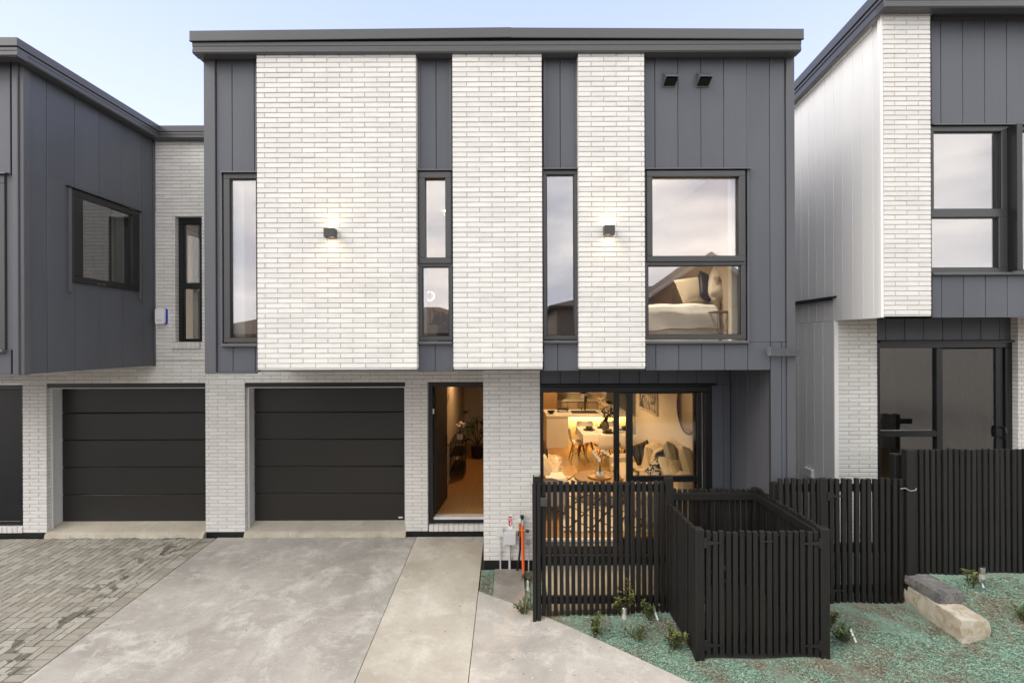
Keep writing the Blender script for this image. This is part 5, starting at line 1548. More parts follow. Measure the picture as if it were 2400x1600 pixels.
MB().lathe([(.09, 0), (.12, .02), (.12, .17), (.10, .17)], (X(1368, 16.85), 16.85, 1.15), 12).build('pot', STONEW, hp, smooth=40)
m = MB()
for i in range(40):
    a = random.random() * 6.28; m.leaf((X(1368, 16.85), 16.85, 1.32), (math.cos(a), math.sin(a), random.uniform(.2, 1.6)), .20, .06)
m.build('foliage', LEAF, hp)
m = MB()
for k in range(3):
    m.tube([(X(1425, 16.7) + .16 * math.cos(a) * math.cos(k * 1.05), 16.7 + .16 * math.cos(a) * math.sin(k * 1.05), 1.33 + .16 * math.sin(a)) for a in [R(i * 20) for i in range(19)]], .008, 5)
m.lathe([(.11, 0), (.11, .02)], (X(1425, 16.7), 16.7, 1.15), 12)
tag(m.build('wire_ornament', BLK), 'round black wire ornament on the rear kitchen bench', 'ornament')

# dining table laid for dinner, four shell chairs
TX0, TX1, TY0, TY1, TZ = 1.76, 2.88, 11.05, 12.15, 1.0
dt = thing('dining_table', 'square dining table with splayed timber legs under a white cloth', 'dining table', (2.3, 11.6, zf))
MB().bev(TX0 + .02, TX1 - .02, TY0 + .02, TY1 - .02, .955, .985, .006).build('tabletop', OAK, dt)
for a, sx in ((TX0 + .13, -1), (TX1 - .13, 1)):
    for b_, sy in ((TY0 + .13, -1), (TY1 - .13, 1)):
        MB().tube([(a, b_, .955), (a + sx * .08, b_ + sy * .08, zf)], [.035, .02], 8).build('leg', OAK, dt)
m = MB(); e = .012
m.bev(TX0, TX1, TY0, TY1, .986, .995, .004)
def skirt(p, q, nrm):
    n_ = 16
    def fn(u, v_):
        w_ = .012 * math.sin(u * 19) * v_ + .03 * v_
        return (p[0] + (q[0] - p[0]) * u + nrm[0] * w_, p[1] + (q[1] - p[1]) * u + nrm[1] * w_, .994 - .15 * v_ - .06 * v_ * (abs(2 * u - 1) ** 6))
    m.grid(fn, n_, 3)
skirt((TX0, TY0), (TX1, TY0), (0, -1)); skirt((TX1, TY0), (TX1, TY1), (1, 0)); skirt((TX1, TY1), (TX0, TY1), (0, 1)); skirt((TX0, TY1), (TX0, TY0), (-1, 0))
tag(m.build('tablecloth', LINEN), 'white cloth draped over the dining table', 'tablecloth')
STONEWARE = mat('grey_stoneware', (.085, .072, .06), .4, .1, 20)
def setting(px, d, label):
    x, y = X(px, d), d
    r = thing('place_setting', label, 'tableware', (x, y, .996), 'place settings on the dining table')
    MB().lathe([(.05, 0), (.15, .012), (.15, .018), (.05, .008)], (x, y, .996), 20).build('dinner_plate', STONEWARE, r, smooth=40)
    MB().lathe([(.04, 0), (.115, .012), (.115, .018), (.04, .008)], (x, y, 1.008), 20).build('side_plate', STONEWARE, r, smooth=40)
    MB().lathe([(.05, 0), (.085, .03), (.088, .062), (.08, .06), (.045, .008)], (x, y, 1.02), 20).build('bowl', STONEWARE, r, smooth=40)
setting(1380, 11.65, 'grey plates and bowl at the end of the dining table nearest the island corner')
setting(1425, 11.28, 'grey plates and bowl in front of the flower vase')
setting(1412, 11.95, 'grey plates and bowl behind the flower vase')
setting(1464, 11.65, 'grey plates and bowl at the wall end of the dining table')
def wineglass(px, d, label):
    x = X(px, d)
    MB().lathe([(.035, 0), (.006, .008), (.005, .10), (.03, .13), (.038, .18), (.032, .22), (.030, .22), (.034, .18), (.004, .115)], (x, d, .996), 12).build('wine_glass', glass('wine_glass_clear', .05, (.96, .96, .96)), None, smooth=60, label=label, cat='glass')
wineglass(1397, 11.45, 'clear wine glass beside the end place setting')
wineglass(1437, 11.75, 'clear wine glass to the wall side of the vase')
va = thing('flower_vase', 'dark stoneware vase of pale blooms and dark branches on the dining table', 'vase', (X(1418, 11.6), 11.6, .996))
vx, vy = X(1418, 11.6), 11.6
MB().lathe([(.06, 0), (.09, .04), (.095, .12), (.07, .20), (.05, .23), (.058, .25), (.045, .245), (.04, .20)], (vx, vy, .996), 18).build('vase', mat('vase_stoneware', (.10, .085, .07), .6, .3, 30), va, smooth=40)
m, m2, m3 = MB(), MB(), MB(); rn = random.Random(4)
for s_ in range(16):
    a = rn.random() * 6.28; d = rn.uniform(.08, .34); h = rn.uniform(.22, .52)
    if s_ > 10: a = rn.uniform(-.8, .8); d = rn.uniform(.2, .38); h = rn.uniform(-.02, .28)
    p0, p2 = Vector((vx, vy, 1.22)), Vector((vx + d * math.cos(a), vy + d * math.sin(a) * .6, 1.24 + h))
    p1 = (p0 + p2) / 2 + Vector((0, 0, .09))
    m.tube([p0, p1, p2], .005, 5)
    if s_ < 7:
        for k in range(20):
            m2.leaf(p2 + Vector((rn.uniform(-.05, .05), rn.uniform(-.05, .05), rn.uniform(-.05, .05))), (rn.uniform(-1, 1), rn.uniform(-1, 1), rn.uniform(-.4, 1)), .06, .05, 0)
    else:
        for k in range(12):
            u = rn.random(); p = p0.lerp(p1, u * 2) if u < .5 else p1.lerp(p2, u * 2 - 1)
            m3.leaf(p, (rn.uniform(-1, 1), rn.uniform(-1, 1), rn.uniform(-.3, 1)), .10, .06, .2)
m.build('stem', STEM, va); m2.build('bloom', mat('bloom_cream', (.60, .48, .30), .8, .2, 30), va); m3.build('foliage', mat('vase_leaf', (.028, .03, .012), .6, .3, 20), va)
SHELL = mat('white_shell', (.70, .66, .60), .35, .02, 3)
ch = thing('dining_chair', 'white shell chair at the table end nearest the island', 'chair', (0, 0, 0), 'white shell chairs round the dining table')
def shellpt(u, v_):
    # u along the seat then up the back, v across
    s = 2 * v_ - 1
    prof = [(.22, .455), (.20, .44), (.10, .425), (-.05, .42), (-.15, .44), (-.20, .52), (-.225, .64), (-.245, .76), (-.25, .80)]
    f_ = u * (len(prof) - 1); i_ = min(int(f_), len(prof) - 2); q_ = f_ - i_
    y_ = prof[i_][0] + (prof[i_ + 1][0] - prof[i_][0]) * q_; z_ = prof[i_][1] + (prof[i_ + 1][1] - prof[i_][1]) * q_
    hw = .235 * (1 - .10 * max(0, (u - .6) / .4) - .25 * max(0, (u - .88) / .12) ** 2)
    curl = .055 * s * s * (1 - u * .6)
    return (s * hw, y_ + .055 * s * s * max(0, u - .45) * 1.6, z_ + curl)
o = MB().grid(shellpt, 16, 10).build('seat_shell', SHELL, ch, smooth=True)
sm_ = o.modifiers.new('thick', 'SOLIDIFY'); sm_.thickness = .012
for sx in (-1, 1):
    for sy in (-1, 1):
        MB().tube([(sx * .10, sy * .11 - .01, .405), (sx * .21, sy * .21, .0)], [.017, .011], 8).build('leg', OAK, ch)
m = MB()
for sx in (-1, 1):
    m.tube([(sx * .12, -.13, .33), (sx * .17, .17, .16)], .005, 5); m.tube([(sx * .12, .11, .33), (sx * .17, -.17, .16)], .005, 5)
m.tube([(-.12, -.13, .33), (.17, -.17, .16)], .005, 5); m.tube([(.12, -.13, .33), (-.17, -.17, .16)], .005, 5)
m.tube([(-.12, .11, .33), (.17, .17, .16)], .005, 5); m.tube([(.12, .11, .33), (-.17, .17, .16)], .005, 5)
m.build('brace', BLK, ch)
ch.location = (TX0 - .02, 11.62, zf); ch.rotation_euler = (0, 0, R(-90))
dup(ch, (2.30, 11.02, zf), R(4), 'white shell chair with its back to the sliding door')
dup(ch, (2.86, 11.0, zf), R(-8), 'white shell chair by the living room wall, mostly behind the door stile')
dup(ch, (2.05, 12.35, zf), R(178), 'white shell chair on the far side of the dining table, behind the vase')
dup(ch, (2.70, 12.35, zf), R(182), 'white shell chair on the far side of the dining table, by the wall')

# rug, coffee table, orchid
RUG, t, b = nodes('diamond_rug')
geo = t.nodes.new('ShaderNodeNewGeometry'); sx = t.nodes.new('ShaderNodeSeparateXYZ'); t.links.new(geo.outputs['Position'], sx.inputs[0])
def mth(op, a, b2=None):
    n_ = t.nodes.new('ShaderNodeMath'); n_.operation = op
    for i_, q_ in enumerate((a, b2)):
        if q_ is None: continue
        if isinstance(q_, (int, float)): n_.inputs[i_].default_value = q_
        else: t.links.new(q_, n_.inputs[i_])
    return n_.outputs[0]
ux, uy = mth('MULTIPLY', sx.outputs['X'], 2.7), mth('MULTIPLY', sx.outputs['Y'], 1.5)
def lines(e): return mth('LESS_THAN', mth('ABSOLUTE', mth('SUBTRACT', mth('FRACT', e), .5)), .055)
ln = mth('MAXIMUM', lines(mth('ADD', ux, uy)), lines(mth('SUBTRACT', ux, uy)))
c = mixc(t, ln, (.66, .58, .47), (.016, .014, .012))
t.links.new(c, b.inputs['Base Color']); b.inputs['Roughness'].default_value = .95
bp = t.nodes.new('ShaderNodeBump'); bp.inputs['Strength'].default_value = .6; bp.inputs['Distance'].default_value = .01
t.links.new(noise(t, geo.outputs['Position'], 90, 3, .7), bp.inputs['Height']); t.links.new(bp.outputs['Normal'], b.inputs['Normal'])
tag(MB().bev(.86, 2.55, 7.25, 10.25, zf + .001, zf + .018, .006).build('rug', RUG), 'cream rug with black diamond lines on the living room floor', 'rug')
ct = thing('coffee_table', 'round timber coffee table on the diamond rug', 'coffee table', (1.66, 8.72, zf))
MB().lathe([(.40, 0), (.435, .01), (.44, .04), (.43, .05)], (1.66, 8.72, .64), 32).build('tabletop', WALNUT, ct, smooth=40)
for k in range(3):
    a = R(40 + 120 * k); MB().tube([(1.66 + .22 * math.cos(a), 8.72 + .22 * math.sin(a), .64), (1.66 + .36 * math.cos(a), 8.72 + .36 * math.sin(a), zf + .02)], [.022, .014], 8).build('leg', BLK, ct)
turned('tray', [(.18, 0), (.205, .005), (.21, .03), (.20, .03), (.19, .012)], (1.68, 8.66, .692), mat('timber_tray', (.42, .25, .10), .5), 'round light timber tray on the coffee table', 'tray')
oc = thing('potted_orchid', 'white orchid in a round white pot on the coffee table', 'pot plant', (1.68, 8.62, .704))
ox, oy = X(1405, 8.62), 8.62
MB().lathe([(.055, 0), (.085, .03), (.092, .07), (.082, .11), (.07, .125), (.06, .11)], (ox, oy, .704), 20).build('pot', mat('pot_white', (.78, .75, .70), .35), oc, smooth=40)
m, m2, m3 = MB(), MB(), MB(); rn = random.Random(9)
for (dx, dz, ex, ez, tops) in ((-.02, .30, -.10, .40, ((-.13, .40), (-.10, .36), (-.07, .32), (-.05, .30), (-.03, .27), (-.11, .42))), (.03, .34, .14, .37, ((.02, .42), (.05, .42), (.08, .38), (.11, .385), (.14, .355), (-.02, .24)))):
    m.tube([(ox, oy, .80), (ox + dx, oy, .80 + dz * .7), (ox + ex * .5, oy - .02, .80 + ez), (ox + ex, oy - .03, .80 + ez - .03)], .005, 5)
    for (a, h) in tops:
        for k in range(5):
            an = R(72 * k + 20); m2.leaf((ox + a, oy - .04, .79 + h), (math.cos(an), -.35, math.sin(an)), .036, .034, 0, Vector((0, -1, 0)))
for k in range(6):
    a = R(60 * k + 15); m3.leaf((ox, oy, .81), (math.cos(a), math.sin(a), .5), .17, .06, .35)
m.build('stem', STEM, oc); m2.build('bloom', mat('orchid_white', (.85, .82, .80), .6, .03, 20), oc); m3.build('leaf', mat('orchid_leaf', (.02, .035, .012), .4), oc)

# sofa against the wall, cushions and a throw
SOFA = mat('sofa_fabric', (.55, .47, .36), .9, .08, 16)
so_f = thing('sofa', 'cream fabric sofa along the living room wall', 'sofa', (2.55, 8.4, zf))
MB().bev(2.10, 2.90, 7.25, 9.75, zf + .12, zf + .34, .03).build('base', SOFA, so_f)
for a in (7.42, 8.50): MB().bev(2.08, 2.72, a, a + 1.06, zf + .34, zf + .50, .05).build('seat_cushion', SOFA, so_f)
MB().bev(2.66, 2.91, 7.30, 9.70, zf + .34, zf + .88, .06).build('backrest', SOFA, so_f)
for a in (7.20, 9.58): MB().bev(2.10, 2.90, a, a + .20, zf + .12, zf + .62, .05).build('armrest', SOFA, so_f)
def cushion(name, c, size, rot, mt_, label, fat=.36, group='scatter cushions'):
    m_ = MB(); w_, h_, th_ = size
    for sg_ in (1, -1):
        def fn(u, v_):
            a, b_ = 2 * u - 1, 2 * v_ - 1
            pin = 1 - .05 * (1 - abs(a) ** 3) * abs(b_) ** 2
            pin2 = 1 - .05 * (1 - abs(b_) ** 3) * abs(a) ** 2
            tk = th_ / 2 * max(0, (1 - abs(a) ** 2.6) * (1 - abs(b_) ** 2.6)) ** fat
            return (a * w_ / 2 * pin2, sg_ * tk + .006 * math.sin(7 * a + 3 * b_) * (1 - abs(a)) , b_ * h_ / 2 * pin)
        if sg_ > 0: m_.grid(fn, 12, 12)
        else: m_.grid(lambda u, v_: fn(1 - u, v_), 12, 12)
    mt2 = Matrix.Translation(c) @ Euler(rot).to_matrix().to_4x4()
    m_.v = [tuple(mt2 @ Vector(q_)) for q_ in m_.v]
    return m_.build(name, mt_, None, smooth=True, label=label, cat='cushion', group=group)
def at(px, py, d): return (X(px, d), d, Z(py, d))
def stripe_mat(name, c1, c2, scale, axis=(1, 1, 1)):
    m_, t_, bb = nodes(name)
    tc_ = t_.nodes.new('ShaderNodeTexCoord')
    wv = t_.nodes.new('ShaderNodeTexWave'); wv.inputs['Scale'].default_value = scale; wv.inputs['Distortion'].default_value = 1.0
    t_.links.new(tc_.outputs['Object'], wv.inputs['Vector'])
    t_.links.new(mixc(t_, wv.outputs['Fac'], c1, c2), bb.inputs['Base Color']); bb.inputs['Roughness'].default_value = .85
    return m_
def blotch_mat(name, c1, c2, scale, lo=.48, hi=.52):
    m_, t_, bb = nodes(name)
    tc_ = t_.nodes.new('ShaderNodeTexCoord')
    t_.links.new(mixc(t_, ramp(t_, [(lo, 0.), (hi, 1.)], noise(t_, tc_.outputs['Object'], scale, 4, .6, 1.2)), c1, c2), bb.inputs['Base Color']); bb.inputs['Roughness'].default_value = .85
    return m_
cushion('cushion', at(1507, 1066, 8.95), (.46, .46, .19), (R(-22), R(-12), R(25)), stripe_mat('black_velvet', (.008, .008, .009), (.05, .045, .045), 3), 'black cushion with pale streaks at the far end of the sofa')
cushion('cushion', at(1533, 1078, 8.6), (.42, .42, .16), (R(-30), R(20), R(40)), stripe_mat('beige_pleat', (.44, .34, .22), (.56, .45, .31), 9), 'beige pleated cushion leaning beside the black one on the sofa')
cushion('cushion', at(1537, 1098, 8.25), (.42, .26, .15), (R(-50), R(-32), R(40)), blotch_mat('floral_black', (.70, .66, .58), (.02, .02, .02), 9), 'white lumbar cushion with black floral print on the sofa')
cushion('cushion', at(1567, 1099, 7.95), (.40, .40, .16), (R(-38), R(18), R(42)), mat('ivory_fabric', (.76, .70, .60), .9, .04, 10), 'plain ivory cushion in the middle of the sofa')
cushion('cushion', at(1590, 1103, 7.62), (.36, .36, .15), (R(-30), R(14), R(48)), blotch_mat('embossed_gold', (.48, .38, .22), (.58, .47, .30), 14, .4, .6), 'golden embossed cushion at the near end of the sofa')
cushion('cushion', at(1572, 1068, 8.25), (.52, .50, .20), (R(-16), R(10), R(68)), mat('grey_green_fabric', (.33, .32, .25), .9, .06, 10), 'large grey-green back cushion on the sofa')
cushion('cushion', at(1612, 1085, 7.65), (.62, .54, .22), (R(-16), R(12), R(66)), mat('straw_fabric', (.50, .43, .29), .9, .06, 10), 'large straw-coloured back cushion at the near end of the sofa')
m = MB()
def thr(u, v_):
    # over the back of the sofa and down its front
    y = 8.35 + .62 * v_
    p = [(2.96, 1.02), (2.90, 1.17), (2.78, 1.23), (2.64, 1.16), (2.58, .98), (2.50, .80), (2.34, .775)]
    f_ = u * (len(p) - 1); i_ = min(int(f_), len(p) - 2); q_ = f_ - i_
    return (p[i_][0] + (p[i_ + 1][0] - p[i_][0]) * q_ - .03 * math.sin(v_ * 17), y + .05 * math.sin(u * 5), p[i_][1] + (p[i_ + 1][1] - p[i_][1]) * q_ + .03 * math.sin(v_ * 14 + u * 3) + .05 * math.sin(v_ * 3.1))
o = m.grid(thr, 24, 24).build('throw_blanket', stripe_mat('striped_throw', (.58, .45, .30), (.68, .58, .44), 12), smooth=True)
o.modifiers.new('thick', 'SOLIDIFY').thickness = .015
tag(o, 'striped beige throw blanket over the back of the sofa', 'blanket')

# picture and round mirror on the wall
pic = thing('framed_picture', 'framed grey monochrome picture of folded petals on the living room wall', 'picture', (2.92, 9.75, 1.74))
y0, y1, z0, z1 = 9.14, 10.37, 1.745, 2.62
m = MB(); m.bev(2.890, 2.928, y0, y1, z0, z0 + .025, .003).bev(2.890, 2.928, y0, y1, z1 - .025, z1, .003).bev(2.8905, 2.928, y0, y0 + .025, z0 + .026, z1 - .026, .003).bev(2.8905, 2.928, y1 - .025, y1, z0 + .026, z1 - .026, .003)
m.build('frame', mat('pale_frame', (.5, .42, .32), .5), pic)
PM, t, b = nodes('petal_print')
geo = t.nodes.new('ShaderNodeNewGeometry')
wv = t.nodes.new('ShaderNodeTexNoise'); wv.inputs['Scale'].default_value = 2.3; wv.inputs['Detail'].default_value = 1.5; wv.inputs['Distortion'].default_value = 1.6
t.links.new(geo.outputs['Position'], wv.inputs['Vector'])
wm_ = t.nodes.new('ShaderNodeMath'); wm_.operation = 'PINGPONG'; wm_.inputs[1].default_value = .12; t.links.new(wv.outputs['Fac'], wm_.inputs[0])
t.links.new(ramp(t, [(.0, (.015, .014, .013)), (.035, (.10, .09, .08)), (.12, (.42, .38, .33))], wm_.outputs[0]), b.inputs['Base Color'])
MB().box(2.905, 2.92, y0 + .02, y1 - .02, z0 + .02, z1 - .02).build('print', PM, pic)
mi = thing('round_mirror', 'round black-rimmed mirror on the living room wall above the sofa', 'mirror', (2.92, 7.62, 1.69))
MIR, t, b = nodes('mirror_silver'); b.inputs['Metallic'].default_value = 1; b.inputs['Roughness'].default_value = .02; b.inputs['Base Color'].default_value = (.85, .84, .82, 1)
yc, zc, rr_ = 7.62, 2.115, .42
cir = [(yc + (rr_ - .012) * math.cos(R(8 * k)), zc + (rr_ - .012) * math.sin(R(8 * k))) for k in range(45)]
MB().prism(cir[::-1], 'x', 2.905, 2.925).build('glass', MIR, mi)
MB().tube([(2.905, yc + rr_ * math.cos(R(8 * k)), zc + rr_ * math.sin(R(8 * k))) for k in range(46)], .016, 8, False).build('rim', BLK, mi, smooth=True)

# armchair with a sheepskin
ac = thing('armchair', 'pale grey armchair just inside the open sliding door', 'armchair', (.75, 8.5, zf))
MB().bev(.30, 1.02, 7.95, 8.95, zf + .16, zf + .46, .04).build('seat', mat('armchair_fabric', (.48, .43, .37), .9, .06, 14), ac)
MB().bev(.26, .50, 7.98, 8.98, zf + .20, zf + .88, .06).build('backrest', mat('armchair_fabric', (.48, .43, .37), .9), ac)
for a in (7.88, 8.90): MB().bev(.30, 1.0, a, a + .14, zf + .16, zf + .62, .04).build('armrest', mat('armchair_fabric', (.48, .43, .37), .9), ac)
for a in (.36, .96):
    for b_ in (7.96, 8.96): MB().tube([(a, b_, zf + .17), (a, b_, zf)], [.022, .015], 8).build('leg', OAK, ac)
m = MB(); rn = random.Random(3)
def skin(u, v_):
    x = .50 + .46 * u; y = 8.93 + .16 * math.sin(math.pi * v_) 
    p = [(8.70, .80), (8.86, .95), (9.0, 1.05), (9.12, .98), (9.18, .75), (9.2, .5)]
    f_ = v_ * (len(p) - 1); i_ = min(int(f_), len(p) - 2); q_ = f_ - i_
    return Vector((x, p[i_][0] + (p[i_ + 1][0] - p[i_][0]) * q_, p[i_][1] + (p[i_ + 1][1] - p[i_][1]) * q_ - .05 * u))
m.grid(skin, 8, 12)
for i in range(1500):
    p = skin(rn.uniform(-.05, 1.08), rn.random()); d = Vector((rn.uniform(-.6, 1), rn.uniform(-1, .6), rn.uniform(-.5, 1))).normalized() * .055
    s_ = d.orthogonal().normalized() * .008
    m.add([p - s_, p + s_, p + d + Vector((0, 0, -.01))], [(0, 1, 2)])
tag(m.build('sheepskin', mat('sheepskin_cream', (.74, .62, .46), .95, .06, 20)), 'shaggy cream sheepskin over the armchair', 'sheepskin')
cushion('cushion', at(1268, 1070, 8.35), (.42, .48, .16), (R(-10), R(35), R(60)), mat('black_cloth', (.010, .010, .011), .8), 'black cushion leaning in the armchair')
cushion('cushion', at(1272, 1095, 8.15), (.40, .40, .15), (R(-20), R(-12), R(60)), stripe_mat('pleated_tan', (.48, .38, .27), (.58, .48, .36), 9), 'tan pleated cushion in the armchair below the black one')
o = MB().grid(lambda u, v_: (.62 + .42 * u, 7.86 + .5 * v_, zf + .66 - .05 * u + .02 * math.sin(v_ * 9 + u * 5) - .28 * max(0, u - .8) * 2), 10, 10).build('throw_blanket', mat('white_knit', (.70, .66, .60), .95, .05, 30), smooth=True)
o.modifiers.new('thick', 'SOLIDIFY').thickness = .02
tag(o, 'folded white knit throw on the armchair arm', 'blanket')

# lamps that light the rooms
def downlight(x, y, z, power, label, size=.09, col=(1.0, .64, .30), glow=14.0, spot=None):
    r = thing('downlight', label, 'ceiling light', (x, y, z), 'recessed ceiling downlights')
    MB().lathe([(size * .55, -.012), (size * .55, -.001)], (x, y, z), 16).build('lens', emit('downlight_glow_%d' % int(glow), (1, .74, .42), glow), r)
    MB().lathe([(size * .56, -.006), (size * .75, -.006), (size * .75, -.001), (size * .56, -.001)], (x, y, z), 16).build('trim', mat('trim_white', (.75, .74, .72), .5), r)
    li = bpy.data.lights.new('lamp', 'SPOT' if spot else 'POINT'); li.energy = power; li.color = col; li.shadow_soft_size = .06
    if spot: li.spot_size = R(spot); li.spot_blend = .8
    lo = bpy.data.objects.new('bulb', li); COL.objects.link(lo); lo.location = (0, 0, -.05); lo.parent = r
    return r
WARM = (1.0, .68, .34)
for x, y, p, nm in ((1.2, 8.2, 80, 'warm downlight in the living room ceiling near the open door'), (1.9, 9.9, 80, 'warm downlight in the living room ceiling before the dining table'), (2.2, 12.4, 80, 'warm downlight over the far side of the dining table'),
                    (1.4, 15.2, 80, 'warm downlight over the kitchen walkway'), (3.6, 15.4, 80, 'warm downlight over the gas hob')):
    downlight(x, y, 2.72, p, nm, col=WARM, spot=165)
downlight(-.9, 10.6, 2.72, 20, 'warm downlight in the entry hall ceiling', col=(1, .58, .26), spot=165)
li = bpy.data.lights.new('lamp', 'AREA'); li.shape = 'RECTANGLE'; li.size = 1.85; li.size_y = .03; li.energy = 9; li.color = (1, .68, .22)
lo = bpy.data.objects.new('bulb', li); COL.objects.link(lo); lo.location = Vector((2.64, 13.22, 1.088)) - WPOS[isl.name]; lo.parent = isl
# upper floor
dz = 8.4
downlight(X(1048, dz), dz, zcu - .001, 20, 'small bright downlight seen through the two-part narrow window', .10, (1, .72, .45), 40, 165)
downlight(X(1342, dz), dz, zcu - .001, 20, 'bright downlight seen through the tall narrow window', .16, (1, .72, .45), 40, 165)
downlight(1.9, 6.5, zcu - .001, 190, 'added unseen spot in the bedroom ceiling that brightens the bed', .09, (1, .86, .70), 14, 84)  # added lamp, hidden above the window head, narrowed to brighten only the bed
downlight(-2.9, 7.6, zcu - .001, 20, 'downlight in the upstairs room behind the left tall window', .09, (1, .74, .48), 14, 165)

# ------------------------------------------------------------------ entry hall
con = thing('console_table', 'slim black half-oval console table with three shelves in the entry hall', 'console table', (-1.1, 10.4, zf))
def oval(z, mt_, x0=-1.25, w_=.30, y0=10.02, y1=11.0):
    P = [(x0, y0 + .12)] + [(x0 + w_ * (math.sin(math.pi * k / 16)) ** .45, y0 + (y1 - y0) * (.5 - .5 * math.cos(math.pi * k / 16))) for k in range(17)] + [(x0, y1 - .12)]
    return MB().prism(P, 'z', z, z + .018).build('shelf', mt_, con)
for z in (zf + .17, zf + .50, zf + .77): oval(z, BLK)
for x, y in ((-1.235, 10.08), (-.985, 10.16), (-.985, 10.86), (-1.235, 10.94)): MB().tube([(x, y, zf), (x, y, zf + .785)], .010, 6).build('leg', BLK, con)
hx, hy = X(1077, 10.35), 10.35
hop = thing('potted_orchid', 'small white pot with a pale bloom on the hall console', 'pot plant', (hx, hy, zf + .79))
MB().lathe([(.045, 0), (.065, .02), (.068, .10), (.058, .125), (.05, .12)], (hx, hy, zf + .79), 16).build('pot', STONEW, hop, smooth=40)
m, m2 = MB(), MB(); rn = random.Random(8)
for k in range(9): m.leaf((hx, hy, zf + .90), (rn.uniform(-1, 1), rn.uniform(-1, 1), rn.uniform(.2, 1.6)), .20, .04, .3)
for k in range(26): m2.leaf((hx + rn.uniform(-.05, .08), hy + rn.uniform(-.05, .05), zf + 1.10 + rn.uniform(-.05, .08)), (rn.uniform(-1, 1), rn.uniform(-1, 1), rn.uniform(-.3, 1)), .06, .05, 0)
m.tube([(hx, hy, zf + .88), (hx + .02, hy, zf + 1.0), (hx + .03, hy, zf + 1.12)], .005, 5)
m.build('foliage', LEAF, hop); m2.build('bloom', mat('orchid_white', (.85, .82, .80), .6), hop)
pp = thing('potted_palm', 'leafy green potted plant at the end of the entry hall', 'pot plant', (X(1116, 11.9), 11.9, zf))
bx_, by_ = X(1118, 11.9), 11.9
MB().lathe([(.11, 0), (.15, .05), (.17, .30), (.15, .30)], (bx_, by_, zf), 16).build('pot', BLK, pp, smooth=40)
m, m2 = MB(), MB(); rn = random.Random(2)
for k in range(22):
    a = rn.random() * 6.28; d = rn.uniform(.15, .42); h = rn.uniform(.15, .85)
    p0, p2 = Vector((bx_, by_, zf + .3)), Vector((bx_ + d * math.cos(a), by_ + d * math.sin(a), zf + .3 + h))
    m.tube([p0, (p0 + p2) / 2 + Vector((0, 0, .06)), p2], .006, 5)
    for q in range(9):
        an = a + rn.uniform(-1.4, 1.4); m2.leaf(p2, (math.cos(an), math.sin(an), rn.uniform(-.5, .6)), .24, .055, .25)
m.build('stem', STEM, pp); m2.build('foliage', mat('palm_leaf', (.035, .075, .028), .45, .3, 10), pp)
sw = MB()
for dy, z in ((0, 1.87), (.22, 1.90)): sw.bev(-1.274, -1.262, 9.85 + dy, 9.93 + dy, z + .05, z + .17, .002)
for dy in (0, .25): sw.bev(-1.274, -1.262, 10.1 + dy, 10.2 + dy, .62, .70, .002)
sw.build('switch_plate', mat('trim_white', (.75, .74, .72), .5), town)

# ------------------------------------------------------------------ bedroom behind the square window
bed = thing('bed', 'bed with a white linen cover and hanging valance seen through the square upstairs window', 'bed', (2.1, 7.2, zu))
BLIN = mat('bed_linen', (.80, .79, .75), .9, .05, 12, bump=.4, bscale=30)
BY = 6.42
MB().bev(1.20, 2.86, BY + .08, 8.1, zu + .10, zu + .46, .03).build('mattress', mat('mattress_white', (.6, .57, .5), .9), bed)
def duvet(u, v_):
    x = 1.19 + 1.68 * u
    wv_ = .012 * math.sin(u * 23 + v_ * 2) + .010 * math.sin(u * 11 + v_ * 9)
    p = [(BY - .035, .24), (BY - .03, .36), (BY - .02, .50), (BY + .02, .585), (BY + .10, .62), (BY + .5, .63), (BY + 1.7, .62)]
    f_ = v_ * (len(p) - 1); i_ = min(int(f_), len(p) - 2); q_ = f_ - i_
    return (x, p[i_][0] + (p[i_ + 1][0] - p[i_][0]) * q_ + wv_ * (1 - v_ * .7), zu + p[i_][1] + (p[i_ + 1][1] - p[i_][1]) * q_ + wv_ * .6 + (.05 * u * (1 - v_) if v_ < .3 else 0))
MB().grid(duvet, 48, 24).build('duvet', BLIN, bed, smooth=True)
def val(u, v_):
    fold = .045 * math.sin(u * 17 + .6 * math.sin(u * 40)) + .02 * math.sin(u * 41)
    return (1.19 + 1.68 * u + .02 * math.sin(v_ * 4 + u * 30) * v_, BY + .03 + fold * v_, zu + .30 - .29 * v_)
MB().grid(val, 70, 5).build('valance', mat('valance_linen', (.58, .56, .50), .9, .05, 8), bed, smooth=True)
bc = (1.0, .8, .55)
cushion('pillow', at(1627, 682, 6.75), (.50, .42, .20), (R(-25), R(-8), R(12)), mat('pillow_sand', (.62, .52, .36), .9, .06, 10), 'sand-coloured pillow on the bed, farthest from the window edge', group='pillows on the bed')
cushion('pillow', at(1660, 678, 6.72), (.36, .46, .17), (R(-20), R(22), R(30)), mat('black_satin', (.014, .014, .018), .35), 'black pillow between the two pale ones on the bed', group='pillows on the bed')
cushion('pillow', at(1692, 678, 6.60), (.46, .52, .24), (R(-16), R(28), R(28)), mat('pillow_cream', (.72, .64, .50), .9, .06, 10), 'large cream pillow standing at the head of the bed', group='pillows on the bed')
tag(MB().bev(2.86, 2.92, BY + .0, 8.2, zu + .1, zu + 1.0, .02).build('headboard', mat('headboard_sand', (.45, .36, .25), .8), bed))
cushion('cushion', at(1515, 707, 6.7), (.22, .2, .12), (0, 0, .4), mat('black_satin', (.014, .014, .018), .35), 'small black cushion at the foot of the bed', group='pillows on the bed')
st = thing('side_table', 'wire side table with a round top beside the bed', 'side table', (X(1698, 6.12), 6.12, zu))
wx, wy = X(1697, 6.12), 6.12
